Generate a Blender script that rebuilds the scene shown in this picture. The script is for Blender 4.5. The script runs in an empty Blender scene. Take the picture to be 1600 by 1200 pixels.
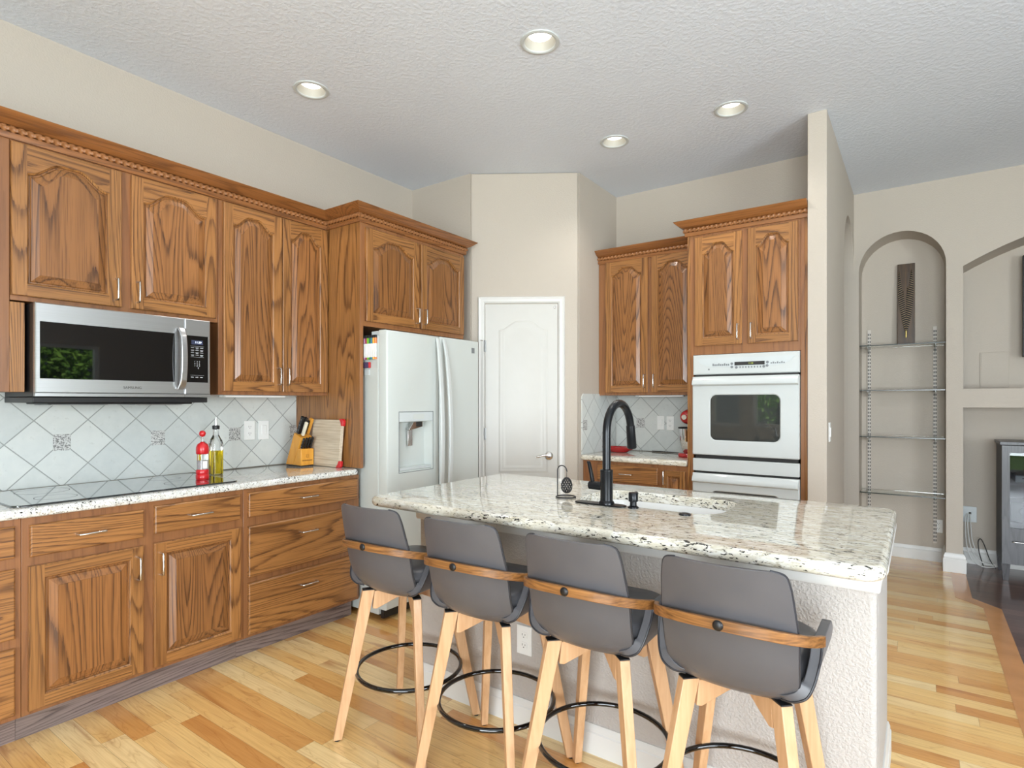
import bpy, bmesh, math, random
from mathutils import Vector, Matrix
random.seed(7)
sc = bpy.context.scene
C = sc.collection
PI = math.pi
R = math.radians

# ------------------------------------------------------------------ camera, world, lights, exposure
cam_d = bpy.data.cameras.new('camera')
cam_d.sensor_width = 36.0
cam_d.lens = 897.5 / 1600 * 36.0
cam_d.shift_y = 27.0 / 1600
cam_d.clip_start = 0.02
cam = bpy.data.objects.new('camera', cam_d)
cam.location = (0, 0, 1.352)
cam.rotation_euler = (R(90), 0, 0.6161)
C.objects.link(cam)
sc.camera = cam

sc.view_settings.view_transform = 'Standard'
sc.view_settings.look = 'None'
sc.view_settings.gamma = 1.0
sc.view_settings.use_curve_mapping = False
sc.view_settings.exposure = 0.36

w = bpy.data.worlds.new('sky')
sc.world = w
w.use_nodes = True
wn = w.node_tree
wn.nodes.clear()
wo = wn.nodes.new('ShaderNodeOutputWorld')
wb = wn.nodes.new('ShaderNodeBackground')
ws = wn.nodes.new('ShaderNodeTexSky')
ws.sky_type = 'HOSEK_WILKIE'
ws.sun_direction = (0.2, -0.6, 0.77)
ws.turbidity = 3.5
wb.inputs['Strength'].default_value = 0.9
wn.links.new(ws.outputs[0], wb.inputs[0])
wn.links.new(wb.outputs[0], wo.inputs[0])

def area(name, loc, rot, sx, sy, power, col):
    d = bpy.data.lights.new(name, 'AREA')
    d.shape = 'RECTANGLE'
    d.size, d.size_y = sx, sy
    d.energy = power
    d.color = col
    o = bpy.data.objects.new(name, d)
    o.location = loc
    o.rotation_euler = rot
    C.objects.link(o)
    return o
COOL = (0.86, 0.94, 1.0)
# fill lamps added outside the unseen patio door and side window, tilted upwards
area('patio_door_fill', (0.95, -3.3, 1.3), (R(124), 0, 0), 3.0, 2.3, 330, COOL)
area('side_window_fill', (3.95, 0.2, 1.5), (R(122), 0, R(90)), 2.8, 1.9, 235, COOL)
sun_d = bpy.data.lights.new('sun', 'SUN'); sun_d.energy = 14; sun_d.angle = R(0.5); sun_d.color = (1.0, 0.96, 0.9)
sun = bpy.data.objects.new('sun', sun_d); sun.rotation_euler = (R(-8), R(-42), 0); C.objects.link(sun)

# ------------------------------------------------------------------ helpers
class MB:
    """collects polygons and builds them as ONE mesh object"""
    def __init__(s):
        s.v = []; s.f = []; s.m = []; s.M = None
    def add(s, vs, fs, m=0):
        o = len(s.v)
        for p in vs:
            p = Vector(p)
            s.v.append(s.M @ p if s.M is not None else p)
        for f in fs:
            s.f.append([i + o for i in f]); s.m.append(m)
        return s
    def box(s, x0, x1, y0, y1, z0, z1, m=0):
        return s.add([(x0,y0,z0),(x1,y0,z0),(x1,y1,z0),(x0,y1,z0),(x0,y0,z1),(x1,y0,z1),(x1,y1,z1),(x0,y1,z1)],
                     [(0,3,2,1),(4,5,6,7),(0,1,5,4),(1,2,6,5),(2,3,7,6),(3,0,4,7)], m)
    def poly(s, pts, m=0):
        return s.add(pts, [tuple(range(len(pts)))], m)
    def loft(s, loops, m=0, cap0=True, cap1=True, closed=True):
        n = len(loops[0]); vs = [p for L in loops for p in L]; fs = []
        for k in range(len(loops) - 1):
            for i in range(n if closed else n - 1):
                j = (i + 1) % n
                fs.append((k*n+i, k*n+j, (k+1)*n+j, (k+1)*n+i))
        if cap0: fs.append(tuple(range(n-1, -1, -1)))
        if cap1: fs.append(tuple(range((len(loops)-1)*n, len(loops)*n)))
        return s.add(vs, fs, m)
    def prism(s, pts, axis, a, b, m=0):
        """extrude a 2-D outline along an axis: 'z': (x,y) 'y': (x,z) 'x': (y,z)"""
        def mk(p, t):
            return (p[0], p[1], t) if axis == 'z' else (p[0], t, p[1]) if axis == 'y' else (t, p[0], p[1])
        return s.loft([[mk(p, a) for p in pts], [mk(p, b) for p in pts]], m)
    def tube(s, path, r, n=10, m=0, caps=True, closed=False):
        P = [Vector(p) for p in path]; L = []
        N = len(P)
        up = None
        for i, p in enumerate(P):
            if closed: t = P[(i+1) % N] - P[i-1]
            else: t = (P[min(i+1, N-1)] - P[max(i-1, 0)])
            t.normalize()
            if up is None:
                a = Vector((0,0,1)) if abs(t.z) < 0.9 else Vector((1,0,0))
                up = (a - t * a.dot(t)).normalized()
            else:
                up = (up - t * up.dot(t)).normalized()
            q = t.cross(up)
            rr = r[i] if isinstance(r, (list, tuple)) else r
            L.append([p + (up * math.cos(2*PI*k/n) + q * math.sin(2*PI*k/n)) * rr for k in range(n)])
        if closed: L.append(L[0])
        return s.loft(L, m, caps and not closed, caps and not closed)
    def lathe(s, prof, n=24, c=(0,0,0), m=0, axis='z', cap0=True, cap1=True):
        L = []
        for r, h in prof:
            row = []
            for k in range(n):
                a = 2*PI*k/n; x, y = r*math.cos(a), r*math.sin(a)
                row.append((c[0]+x, c[1]+y, c[2]+h) if axis == 'z' else (c[0]+x, c[1]-h, c[2]+y) if axis == 'y' else (c[0]+h, c[1]+x, c[2]+y))
            L.append(row)
        return s.loft(L, m, cap0, cap1)
    def build(s, name, mats, parent=None, bevel=0, seg=2, smooth=35, subsurf=0, solid=0, loc=None):
        me = bpy.data.meshes.new(name)
        me.from_pydata([tuple(p) for p in s.v], [], s.f)
        if not isinstance(mats, (list, tuple)): mats = [mats]
        for mt in mats: me.materials.append(mt)
        for p, k in zip(me.polygons, s.m): p.material_index = k
        bm = bmesh.new(); bm.from_mesh(me)
        bmesh.ops.remove_doubles(bm, verts=bm.verts, dist=1e-5)
        bmesh.ops.recalc_face_normals(bm, faces=bm.faces)
        bm.to_mesh(me); bm.free()
        if smooth:
            me.shade_smooth()
            me.set_sharp_from_angle(angle=R(smooth))
        o = bpy.data.objects.new(name, me)
        C.objects.link(o)
        if parent: o.parent = parent
        if loc: o.location = loc
        if solid:
            md = o.modifiers.new('solid', 'SOLIDIFY'); md.thickness = solid; md.offset = 0
        if subsurf:
            md = o.modifiers.new('sub', 'SUBSURF'); md.levels = subsurf; md.render_levels = subsurf
        if bevel:
            md = o.modifiers.new('bevel', 'BEVEL'); md.width = bevel; md.segments = seg; md.limit_method = 'ANGLE'; md.angle_limit = R(40)
            md.harden_normals = False
        return o

def box(name, mats, parent, x0, x1, y0, y1, z0, z1, bevel=0.0, seg=2):
    return MB().box(x0, x1, y0, y1, z0, z1).build(name, mats, parent, bevel=bevel, seg=seg)

def thing(name, label, cat, loc=(0,0,0), rz=0.0, group=None):
    o = bpy.data.objects.new(name, None)
    o.empty_display_size = 0.1
    C.objects.link(o)
    o.location = loc; o.rotation_euler = (0, 0, rz)
    o['label'] = label; o['category'] = cat
    if group: o['group'] = group
    return o
def tag(o, label, cat, group=None):
    o['label'] = label; o['category'] = cat
    if group: o['group'] = group
    return o
def struct(o):
    o['kind'] = 'structure'
    return o
def copy_tree(o, parent=None):
    c = o.copy(); C.objects.link(c)
    if parent: c.parent = parent
    for ch in list(o.children): copy_tree(ch, c)
    return c
def text(name, s, size, mat, parent, loc, rot, ext=0.0004, align='CENTER'):
    cu = bpy.data.curves.new(name, 'FONT')
    cu.body = s; cu.size = size; cu.extrude = ext
    cu.align_x = align; cu.align_y = 'CENTER'
    tmp = bpy.data.objects.new(name, cu)
    C.objects.link(tmp)
    bpy.context.view_layer.update()
    me = bpy.data.meshes.new_from_object(tmp.evaluated_get(bpy.context.evaluated_depsgraph_get()))
    bpy.data.objects.remove(tmp); bpy.data.curves.remove(cu)
    me.name = name; me.materials.clear(); me.materials.append(mat)
    o = bpy.data.objects.new(name, me)
    C.objects.link(o)
    o.parent = parent; o.location = loc; o.rotation_euler = rot
    return o
def rrect(x0, x1, y0, y1, r, n=6):
    """rounded rectangle outline, counter-clockwise"""
    P = []
    for cx, cy, a0 in ((x1-r, y0+r, -90), (x1-r, y1-r, 0), (x0+r, y1-r, 90), (x0+r, y0+r, 180)):
        for k in range(n+1):
            a = R(a0 + 90*k/n); P.append((cx + r*math.cos(a), cy + r*math.sin(a)))
    return P
def offset_path(pts, d):
    """offset an open plan polyline to its right by d, mitred"""
    P = [Vector(p) for p in pts]; out = []
    for i, p in enumerate(P):
        ns = []
        for a, b in ((i-1, i), (i, i+1)):
            if a >= 0 and b < len(P):
                t = (P[b] - P[a]).normalized(); ns.append(Vector((t.y, -t.x)))
        if len(ns) == 1: out.append(p + ns[0] * d)
        else:
            q = (ns[0] + ns[1]).normalized(); out.append(p + q * (d / q.dot(ns[0])))
    return out
def sweep(mb, pts, prof, m=0):
    """sweep a profile of (outward, height) along a plan polyline"""
    cols = [offset_path(pts, o) for o, z in prof]
    loops = [[(cols[k][i].x, cols[k][i].y, prof[k][1]) for k in range(len(prof))] for i in range(len(pts))]
    return mb.loft(loops, m)

# ------------------------------------------------------------------ materials
class NT:
    def __init__(s, name, bump=0.0):
        s.mat = bpy.data.materials.new(name); s.mat.use_nodes = True
        s.t = s.mat.node_tree; s.b = s.t.nodes['Principled BSDF']
    def n(s, ty, **kw):
        nd = s.t.nodes.new(ty)
        for k, v in kw.items(): setattr(nd, k, v)
        return nd
    def put(s, sock, v):
        if isinstance(v, bpy.types.NodeSocket): s.t.links.new(v, sock)
        else:
            if isinstance(v, tuple) and len(v) == 3 and sock.type == 'RGBA': v = (*v, 1)
            sock.default_value = v
    def math(s, op, a, b=0.0, c=0.0):
        nd = s.n('ShaderNodeMath', operation=op)
        s.put(nd.inputs[0], a); s.put(nd.inputs[1], b)
        if op in ('MULTIPLY_ADD',): s.put(nd.inputs[2], c)
        return nd.outputs[0]
    def obj(s): return s.n('ShaderNodeTexCoord').outputs['Object']
    def rnd(s): return s.n('ShaderNodeObjectInfo').outputs['Random']
    def map(s, vec, scale=(1,1,1), loc=(0,0,0), rot=(0,0,0)):
        nd = s.n('ShaderNodeMapping')
        s.put(nd.inputs['Vector'], vec); s.put(nd.inputs['Scale'], scale); s.put(nd.inputs['Location'], loc); s.put(nd.inputs['Rotation'], rot)
        return nd.outputs[0]
    def noise(s, vec, scale, detail=2.0, rough=0.5, dist=0.0):
        nd = s.n('ShaderNodeTexNoise')
        s.put(nd.inputs['Vector'], vec); s.put(nd.inputs['Scale'], scale); s.put(nd.inputs['Detail'], detail)
        s.put(nd.inputs['Roughness'], rough); s.put(nd.inputs['Distortion'], dist)
        return nd.outputs['Fac']
    def ramp(s, fac, stops, interp='LINEAR'):
        nd = s.n('ShaderNodeValToRGB'); cr = nd.color_ramp; cr.interpolation = interp
        while len(cr.elements) < len(stops): cr.elements.new(0.5)
        for e, (p, c) in zip(cr.elements, stops):
            e.position = p; e.color = (*c, 1) if len(c) == 3 else c
        s.put(nd.inputs[0], fac)
        return nd.outputs[0]
    def mix(s, fac, a, b, mode='MIX'):
        nd = s.n('ShaderNodeMix', data_type='RGBA', blend_type=mode)
        s.put(nd.inputs[0], fac); s.put(nd.inputs[6], a); s.put(nd.inputs[7], b)
        return nd.outputs[2]
    def xyz(s, vec):
        nd = s.n('ShaderNodeSeparateXYZ'); s.put(nd.inputs[0], vec); return nd.outputs
    def vec(s, x, y, z):
        nd = s.n('ShaderNodeCombineXYZ'); s.put(nd.inputs[0], x); s.put(nd.inputs[1], y); s.put(nd.inputs[2], z); return nd.outputs[0]
    def white(s, v, dim='1D'):
        nd = s.n('ShaderNodeTexWhiteNoise', noise_dimensions=dim)
        s.put(nd.inputs['W' if dim == '1D' else 'Vector'], v); return nd.outputs['Value']
    def bump(s, h, strength, dist=0.01):
        nd = s.n('ShaderNodeBump'); s.put(nd.inputs['Height'], h); nd.inputs['Strength'].default_value = strength; nd.inputs['Distance'].default_value = dist
        s.t.links.new(nd.outputs[0], s.b.inputs['Normal'])
    def fin(s, col=None, rough=0.5, metal=0.0, spec=0.5, coat=0.0, coat_rough=0.05, **kw):
        if col is not None: s.put(s.b.inputs['Base Color'], col)
        s.put(s.b.inputs['Roughness'], rough); s.put(s.b.inputs['Metallic'], metal)
        s.put(s.b.inputs['Specular IOR Level'], spec); s.put(s.b.inputs['Coat Weight'], coat); s.put(s.b.inputs['Coat Roughness'], coat_rough)
        for k, v in kw.items(): s.put(s.b.inputs[k], v)
        return s.mat

def S(r, g, b):
    """sRGB 0-255 to linear"""
    def f(c):
        c /= 255.0
        return c / 12.92 if c <= 0.04045 else ((c + 0.055) / 1.055) ** 2.4
    return (f(r), f(g), f(b))

def plain(name, rgb, rough=0.5, metal=0.0, spec=0.5, coat=0.0, var=0.03, scale=12.0, **kw):
    t = NT(name)
    nz = t.noise(t.obj(), scale, 3)
    a = tuple(c * (1 - var) for c in S(*rgb)); b = tuple(min(1, c * (1 + var)) for c in S(*rgb))
    return t.fin(t.ramp(nz, [(0.3, a), (0.7, b)]), rough, metal, spec, coat, **kw)

def oak(name, axis, light, mid, dark, figure=1.0, rough=0.32, pores=0.7):
    """open-grained oak: contour lines of a stretched noise give the cathedral figure"""
    t = NT(name)
    off = t.math('MULTIPLY', t.rnd(), 37.0)
    sh = t.n('ShaderNodeVectorMath', operation='ADD'); t.put(sh.inputs[0], t.obj()); t.put(sh.inputs[1], t.vec(off, t.math('MULTIPLY', off, 1.7), t.math('MULTIPLY', off, 0.6)))
    st = {'x': (0.075, 1, 1), 'y': (1, 0.075, 1), 'z': (1, 1, 0.075)}[axis]
    fi = {'x': (4, 190, 190), 'y': (190, 4, 190), 'z': (190, 190, 4)}[axis]
    f = t.noise(t.map(sh.outputs[0], st), 4.2, 1.3, 0.4, 0.22)
    fine = t.noise(t.map(sh.outputs[0], fi), 1.0, 2.0, 0.6)
    ph = t.math('FRACT', t.math('ADD', t.math('MULTIPLY', f, 40.0 * figure), t.math('MULTIPLY', fine, 0.45)))
    band = t.ramp(ph, [(0.0, (1, 1, 1)), (0.12, (0.95, 0.95, 0.95)), (0.28, (0.30, 0.30, 0.30)), (0.60, (0, 0, 0)), (0.88, (0, 0, 0)), (1.0, (0.4, 0.4, 0.4))])
    fine2 = t.noise(t.map(sh.outputs[0], tuple(v * 0.45 if v > 10 else v for v in fi), (5.1, 3.3, 8.2)), 1.0, 2.0, 0.6)
    streak = t.ramp(fine2, [(0.42, (1, 1, 1)), (0.62, (0.55, 0.55, 0.55))])
    base = t.mix(t.noise(t.map(sh.outputs[0], st), 2.0, 2), light, mid)
    col = t.mix(t.math('MULTIPLY', band, streak), base, dark)
    col = t.mix(t.ramp(fine, [(0.34, (pores, pores, pores)), (0.50, (0, 0, 0))]), col, tuple(c * 0.6 for c in mid))
    tone = t.ramp(t.rnd(), [(0.0, (0.90, 0.90, 0.90)), (1.0, (1.08, 1.07, 1.05))])
    col = t.mix(1.0, col, tone, 'MULTIPLY')
    t.bump(t.math('ADD', t.math('MULTIPLY', ph, 0.4), fine), 0.12, 0.002)
    return t.fin(col, rough, coat=0.25, coat_rough=0.18)

OL, OM, OD = S(170, 119, 67), S(147, 98, 52), S(86, 52, 26)
M = {}
M['oak_z'] = oak('oak_vertical_grain', 'z', OL, OM, OD)
M['oak_x'] = oak('oak_horizontal_grain', 'x', OL, OM, OD)
M['oak_panel'] = oak('oak_door_panel', 'z', S(157, 106, 60), S(137, 89, 47), S(74, 44, 22))
M['oak_frame'] = oak('oak_face_frame', 'z', S(150, 101, 62), S(142, 94, 57), S(126, 82, 50), 0.4, 0.34, 0.22)
M['oak_crown'] = oak('oak_crown', 'y', S(156, 101, 54), S(144, 91, 48), S(110, 67, 34), 0.7)
M['oak_crown_x'] = oak('oak_crown_across', 'x', S(156, 101, 54), S(144, 91, 48), S(110, 67, 34), 0.7)
M['toe'] = oak('toe_kick_wood', 'x', S(150, 134, 128), S(130, 112, 106), S(84, 70, 68), 1.1, 0.45)
M['rope'] = plain('rope_wood', (150, 100, 60), 0.4, var=0.15)

def wall_paint(name, rgb, bump=0.25, scale=70):
    t = NT(name)
    h = t.noise(t.obj(), scale, 3, 0.55)
    h2 = t.ramp(h, [(0.42, (0, 0, 0)), (0.62, (1, 1, 1))])
    v = t.noise(t.obj(), 1.3, 2)
    a = S(*rgb); b = tuple(c * 0.97 for c in a)
    t.bump(h2, bump, 0.004)
    return t.fin(t.ramp(v, [(0.3, a), (0.7, b)]), 0.6, spec=0.3)
M['wall'] = wall_paint('beige_wall_paint', (188, 178, 165), 0.14, 100)
M['wall_tex'] = wall_paint('textured_island_paint', (190, 184, 178), 0.5, 120)
M['ceiling'] = wall_paint('ceiling_paint', (222, 228, 236), 0.28, 46)
M['trim'] = plain('white_trim_paint', (218, 217, 213), 0.35, var=0.01)
M['door'] = plain('white_door_paint', (196, 194, 188), 0.4, var=0.01)

def planks(name, stops, width, length, grain_dark, rough=0.22, gap=0.0012, gcol=(0.05, 0.03, 0.02)):
    t = NT(name)
    p = t.xyz(t.obj())
    row = t.math('FLOOR', t.math('DIVIDE', p[1], width))
    r1 = t.white(row)
    xo = t.math('ADD', p[0], t.math('MULTIPLY', r1, 7.0))
    ln = t.math('ADD', length, t.math('MULTIPLY', t.white(t.math('ADD', row, 31.7)), length * 0.7))
    q = t.math('DIVIDE', xo, ln)
    idx = t.math('FLOOR', q)
    rid = t.white(t.vec(row, idx, 0.5), '3D')
    col = t.ramp(rid, stops)
    sh = t.vec(t.math('ADD', p[0], t.math('MULTIPLY', rid, 91.0)), p[1], t.math('MULTIPLY', rid, 17.0))
    f = t.noise(t.map(sh, (0.55, 4.0, 1)), 3.0, 3, 0.5, 0.8)
    ph = t.math('FRACT', t.math('MULTIPLY', f, 7.0))
    lines = t.ramp(ph, [(0.0, (1, 1, 1)), (0.16, (0.1, 0.1, 0.1)), (0.5, (0, 0, 0)), (1.0, (0.25, 0.25, 0.25))])
    heart = t.ramp(t.noise(t.map(sh, (0.7, 5.0, 1)), 2.2, 2, 0.5, 0.5), [(0.58, (0, 0, 0)), (0.72, (1, 1, 1))])
    fine = t.noise(t.map(sh, (4, 160, 1)), 1.0, 2)
    col = t.mix(t.math('MULTIPLY', lines, 0.30), col, grain_dark)
    col = t.mix(t.math('MULTIPLY', heart, 0.6), col, grain_dark)
    col = t.mix(t.math('MULTIPLY', t.ramp(fine, [(0.4, (1, 1, 1)), (0.6, (0, 0, 0))]), 0.14), col, grain_dark)
    ey = t.math('MULTIPLY', t.math('FRACT', t.math('DIVIDE', p[1], width)), width)
    ex = t.math('MULTIPLY', t.math('FRACT', q), ln)
    g = t.math('MAXIMUM', t.math('LESS_THAN', ey, gap), t.math('LESS_THAN', ex, gap))
    col = t.mix(t.math('MULTIPLY', g, 0.55), col, gcol)
    t.bump(t.math('SUBTRACT', 1.0, g), 0.25, 0.001)
    return t.fin(col, rough, coat=0.6, coat_rough=0.09)
M['floor'] = planks('hickory_planks', [(0.0, S(212, 148, 80)), (0.18, S(234, 182, 110)), (0.6, S(246, 206, 136)), (1.0, S(250, 222, 164))], 0.083, 0.75, S(160, 92, 40))
M['floor_dark'] = planks('dark_planks', [(0.0, S(92, 66, 58)), (0.5, S(112, 84, 74)), (1.0, S(130, 100, 88))], 0.12, 1.1, S(60, 40, 36), 0.35)
M['border'] = plain('oak_border_plank', (206, 146, 92), 0.22, coat=0.3, var=0.12, scale=5)

def granite(name, base, patch, stretch):
    t = NT(name)
    o = t.obj()
    big = t.noise(t.map(o, stretch), 30, 5, 0.65, 0.6)
    col = t.ramp(big, [(0.34, base), (0.50, tuple(0.55*a+0.45*b for a, b in zip(base, patch))), (0.66, patch)])
    wht = t.noise(t.map(o, stretch, (9.1, 4.7, 2.4)), 46, 3, 0.6)
    col = t.mix(t.ramp(wht, [(0.52, (0, 0, 0)), (0.64, (0.9, 0.9, 0.9))]), col, S(236, 234, 226))
    med = t.noise(t.map(o, stretch, (3.1, 1.7, 0.4)), 95, 4, 0.62, 0.8)
    col = t.mix(t.ramp(med, [(0.56, (0, 0, 0)), (0.66, (0.8, 0.8, 0.8))]), col, S(166, 156, 132))
    zone = t.noise(t.map(o, stretch, (5.0, 2.0, 7.0)), 9, 2)
    dk = t.noise(t.map(o, stretch, (1.2, 8.4, 5.5)), 125, 3, 0.65, 0.5)
    th = t.math('ADD', dk, t.math('MULTIPLY', t.math('SUBTRACT', zone, 0.5), 0.22))
    col = t.mix(t.ramp(th, [(0.585, (0, 0, 0)), (0.625, (1, 1, 1))]), col, S(46, 42, 38))
    return t.fin(col, 0.05, spec=0.5, coat=0.5, coat_rough=0.02)
M['granite'] = granite('cream_granite', S(226, 222, 210), S(202, 194, 172), (0.36, 1, 1))
M['granite_white'] = granite('white_speckled_granite', S(226, 228, 226), S(204, 204, 198), (1, 1, 1))

def tile(name):
    """6-inch tiles set diagonally: grout lines on a lattice in the wall's own plane (x along, z up)"""
    t = NT(name)
    p = t.xyz(t.obj())
    per = 0.2206
    def line(sgn):
        u = t.math('ADD', p[0], t.math('MULTIPLY', p[2], sgn * 1.0))
        fr = t.math('FRACT', t.math('ADD', t.math('DIVIDE', u, per), 100.0))
        d = t.math('ABSOLUTE', t.math('SUBTRACT', fr, 0.5))
        return d, t.math('FLOOR', t.math('DIVIDE', u, per))
    a, ia = line(1); b, ib = line(-1)
    d = t.math('MAXIMUM', a, b)
    g = t.ramp(d, [(0.482, (0, 0, 0)), (0.49, (1, 1, 1))])
    rid = t.white(t.vec(ia, ib, 0.3), '3D')
    nz = t.noise(t.obj(), 22, 4, 0.6)
    tone = t.math('ADD', t.math('MULTIPLY', rid, 0.5), t.math('MULTIPLY', nz, 0.5))
    col = t.ramp(tone, [(0.25, S(194, 199, 196)), (0.75, S(212, 215, 210))])
    pit = t.noise(t.obj(), 48, 2)
    col = t.mix(t.ramp(pit, [(0.66, (0, 0, 0)), (0.76, (0.35, 0.35, 0.35))]), col, S(176, 176, 170))
    col = t.mix(g, col, S(150, 154, 150))
    t.bump(t.math('SUBTRACT', t.math('MULTIPLY', nz, 0.25), g), 0.35, 0.003)
    return t.fin(col, 0.4)
M['tile'] = tile('diagonal_stone_tile')

def speckle(name, a, b):
    t = NT(name)
    n1 = t.noise(t.obj(), 160, 2, 0.6)
    return t.fin(t.ramp(n1, [(0.42, a), (0.54, b)]), 0.3)
M['insert'] = speckle('granite_accent', S(120, 120, 118), S(206, 206, 202))

def brushed(name, rgb, axis=(2, 2, 260), rough=0.26):
    t = NT(name)
    f = t.noise(t.map(t.obj(), axis), 1.0, 2)
    c = S(*rgb)
    return t.fin(t.ramp(f, [(0.3, tuple(x * 0.92 for x in c)), (0.7, c)]), rough, metal=1.0)
M['steel'] = brushed('brushed_stainless', (196, 197, 198), rough=0.33)
M['nickel'] = brushed('satin_nickel', (214, 212, 208), (40, 40, 40), 0.22)
M['chrome'] = brushed('polished_chrome', (225, 225, 225), (5, 5, 5), 0.08)
M['black_gloss'] = plain('black_glass', (6, 6, 8), 0.02, spec=0.6, coat=0.3, var=0.0)
M['cooktop'] = plain('cooktop_glass', (34, 40, 42), 0.02, spec=1.0, coat=1.0, var=0.0)
M['black'] = plain('black_plastic', (20, 20, 22), 0.4, var=0.05)
M['black_metal'] = plain('matte_black_metal', (22, 24, 28), 0.28, metal=0.35, var=0.05)
M['enamel'] = plain('white_enamel', (196, 200, 198), 0.28, coat=0.15, var=0.01)
M['enamel_grey'] = plain('pale_grey_plastic', (196, 202, 202), 0.3, var=0.01)
M['fridge_skin'] = plain('white_textured_steel', (196, 201, 197), 0.38, var=0.012, scale=220)
M['white_plastic'] = plain('white_plastic', (236, 236, 232), 0.35, var=0.01)
M['slot'] = plain('dark_slot', (36, 34, 32), 0.6)
M['leather'] = None
def leather():
    t = NT('grey_leatherette')
    n1 = t.noise(t.obj(), 420, 2); n2 = t.noise(t.obj(), 6, 2)
    t.bump(n1, 0.06, 0.001)
    return t.fin(t.ramp(n2, [(0.3, S(80, 80, 84)), (0.7, S(87, 86, 89))]), 0.36, spec=0.5)
M['leather'] = leather()
M['piping'] = plain('dark_piping', (48, 48, 52), 0.4)
def beech(name, axis, l, d):
    t = NT(name)
    off = t.math('MULTIPLY', t.rnd(), 23.0)
    sh = t.n('ShaderNodeVectorMath', operation='ADD'); t.put(sh.inputs[0], t.obj()); t.put(sh.inputs[1], t.vec(off, off, off))
    f = t.noise(t.map(sh.outputs[0], axis), 1.0, 3, 0.55, 0.3)
    return t.fin(t.ramp(f, [(0.3, d), (0.7, l)]), 0.4, coat=0.1)
M['beech'] = beech('light_beech', (60, 60, 4), S(210, 170, 130), S(192, 148, 106))
M['walnut'] = beech('bentwood_rail', (5, 40, 160), S(160, 110, 60), S(92, 58, 28))
M['bamboo'] = beech('knife_block_wood', (40, 40, 6), S(222, 158, 60), S(204, 138, 44))
M['maple'] = beech('washed_board_wood', (5, 20, 110), S(212, 198, 176), S(178, 160, 136))
M['red'] = plain('red_plastic', (196, 26, 34), 0.3, coat=0.3)
M['red_glaze'] = plain('red_glaze', (168, 24, 28), 0.15, coat=0.5)
M['ivory'] = plain('ivory_handle', (226, 218, 196), 0.4)
def glass(name, rgb=(1, 1, 1), rough=0.0, ior=1.45):
    t = NT(name)
    nz = t.noise(t.obj(), 3, 1)
    c = tuple(x * 0.995 for x in rgb)
    return t.fin(t.ramp(nz, [(0, c), (1, rgb)]), rough, **{'Transmission Weight': 1.0, 'IOR': ior})
M['glass'] = glass('clear_glass')
M['standard'] = plain('warm_white_channel', (206, 198, 188), 0.45, var=0.0)
M['glass_edge'] = plain('dark_green_glass_edge', (40, 50, 44), 0.2, var=0.0)
M['tinted'] = glass('smoked_glass', (0.42, 0.44, 0.46))
M['hinge'] = brushed('dull_hinge_metal', (140, 140, 138), (20, 20, 20), 0.35)
M['baffle'] = plain('cream_baffle', (172, 170, 160), 0.5, var=0.0)
M['shelf_glass'] = glass('greenish_shelf_glass', (0.86, 0.93, 0.90))
M['oil'] = glass('olive_oil', S(206, 180, 20), 0.0, 1.36)
def emis(name, rgb, s):
    t = NT(name)
    t.put(t.b.inputs['Emission Color'], S(*rgb)); t.b.inputs['Emission Strength'].default_value = s
    return t.fin(S(*rgb), 0.5)
M['lamp'] = emis('lamp_glow', (255, 251, 244), 3.2)
M['digits'] = emis('display_digits', (226, 236, 250), 1.0)
M['digits_green'] = emis('display_green', (150, 160, 60), 0.6)
M['display'] = plain('display_window', (62, 68, 92), 0.15, var=0.0)
M['grey_print'] = plain('grey_print', (120, 124, 126), 0.5, var=0.0)
M['white_print'] = plain('white_print', (190, 192, 196), 0.5, var=0.0)
M['dark_print'] = plain('dark_print', (60, 56, 52), 0.5, var=0.0)
M['brown_print'] = plain('brown_burn', (110, 66, 20), 0.6, var=0.0)
M['grey_wood'] = oak('grey_stained_wood', 'z', S(84, 83, 86), S(78, 77, 80), S(64, 62, 65), 0.5, 0.45)
M['charcoal'] = plain('charcoal_side', (38, 36, 40), 0.5)
M['dark_board'] = beech('dark_board', (60, 60, 3), S(88, 62, 32), S(50, 35, 18))
def feather():
    t = NT('barred_feather')
    p = t.xyz(t.obj())
    s_ = t.math('SINE', t.math('ADD', t.math('MULTIPLY', p[2], 330.0), t.math('MULTIPLY', t.math('ABSOLUTE', p[0]), 160.0)))
    return t.fin(t.ramp(s_, [(0.55, S(20, 14, 11)), (0.8, S(150, 128, 98))]), 0.7)
M['feather'] = feather()
M['brass'] = brushed('brass_ferrule', (214, 190, 120), (20, 20, 20), 0.3)
M['porcelain'] = plain('white_porcelain', (238, 238, 236), 0.12, coat=0.4, var=0.0)
M['wire'] = plain('dark_wire', (56, 56, 58), 0.4, metal=0.6)
M['cable_white'] = plain('white_cable', (222, 222, 218), 0.45)
M['cable_black'] = plain('black_cable', (18, 14, 14), 0.5)
def leaves_mat():
    t = NT('garden_leaf')
    nz = t.noise(t.obj(), 7, 3)
    return t.fin(t.ramp(nz, [(0.3, S(60, 110, 40)), (0.7, S(150, 196, 84))]), 0.6)
M['leaf'] = leaves_mat()
M['bark'] = plain('bark', (84, 66, 50), 0.9)
M['lawn'] = plain('lawn', (96, 130, 66), 0.9, var=0.2, scale=3)

# ------------------------------------------------------------------ the setting
CEIL = 3.127
XW, YB, YN = -3.48, 4.61, 5.73          # left wall, back wall, niche wall
PA, PB = (-2.85, 3.465), (-2.15, 3.925) # ends of the slanted pantry front
def wallbox(name, x0, x1, y0, y1, z0=0, z1=CEIL, m='wall'):
    return struct(box(name, M[m], None, x0, x1, y0, y1, z0, z1))

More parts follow.
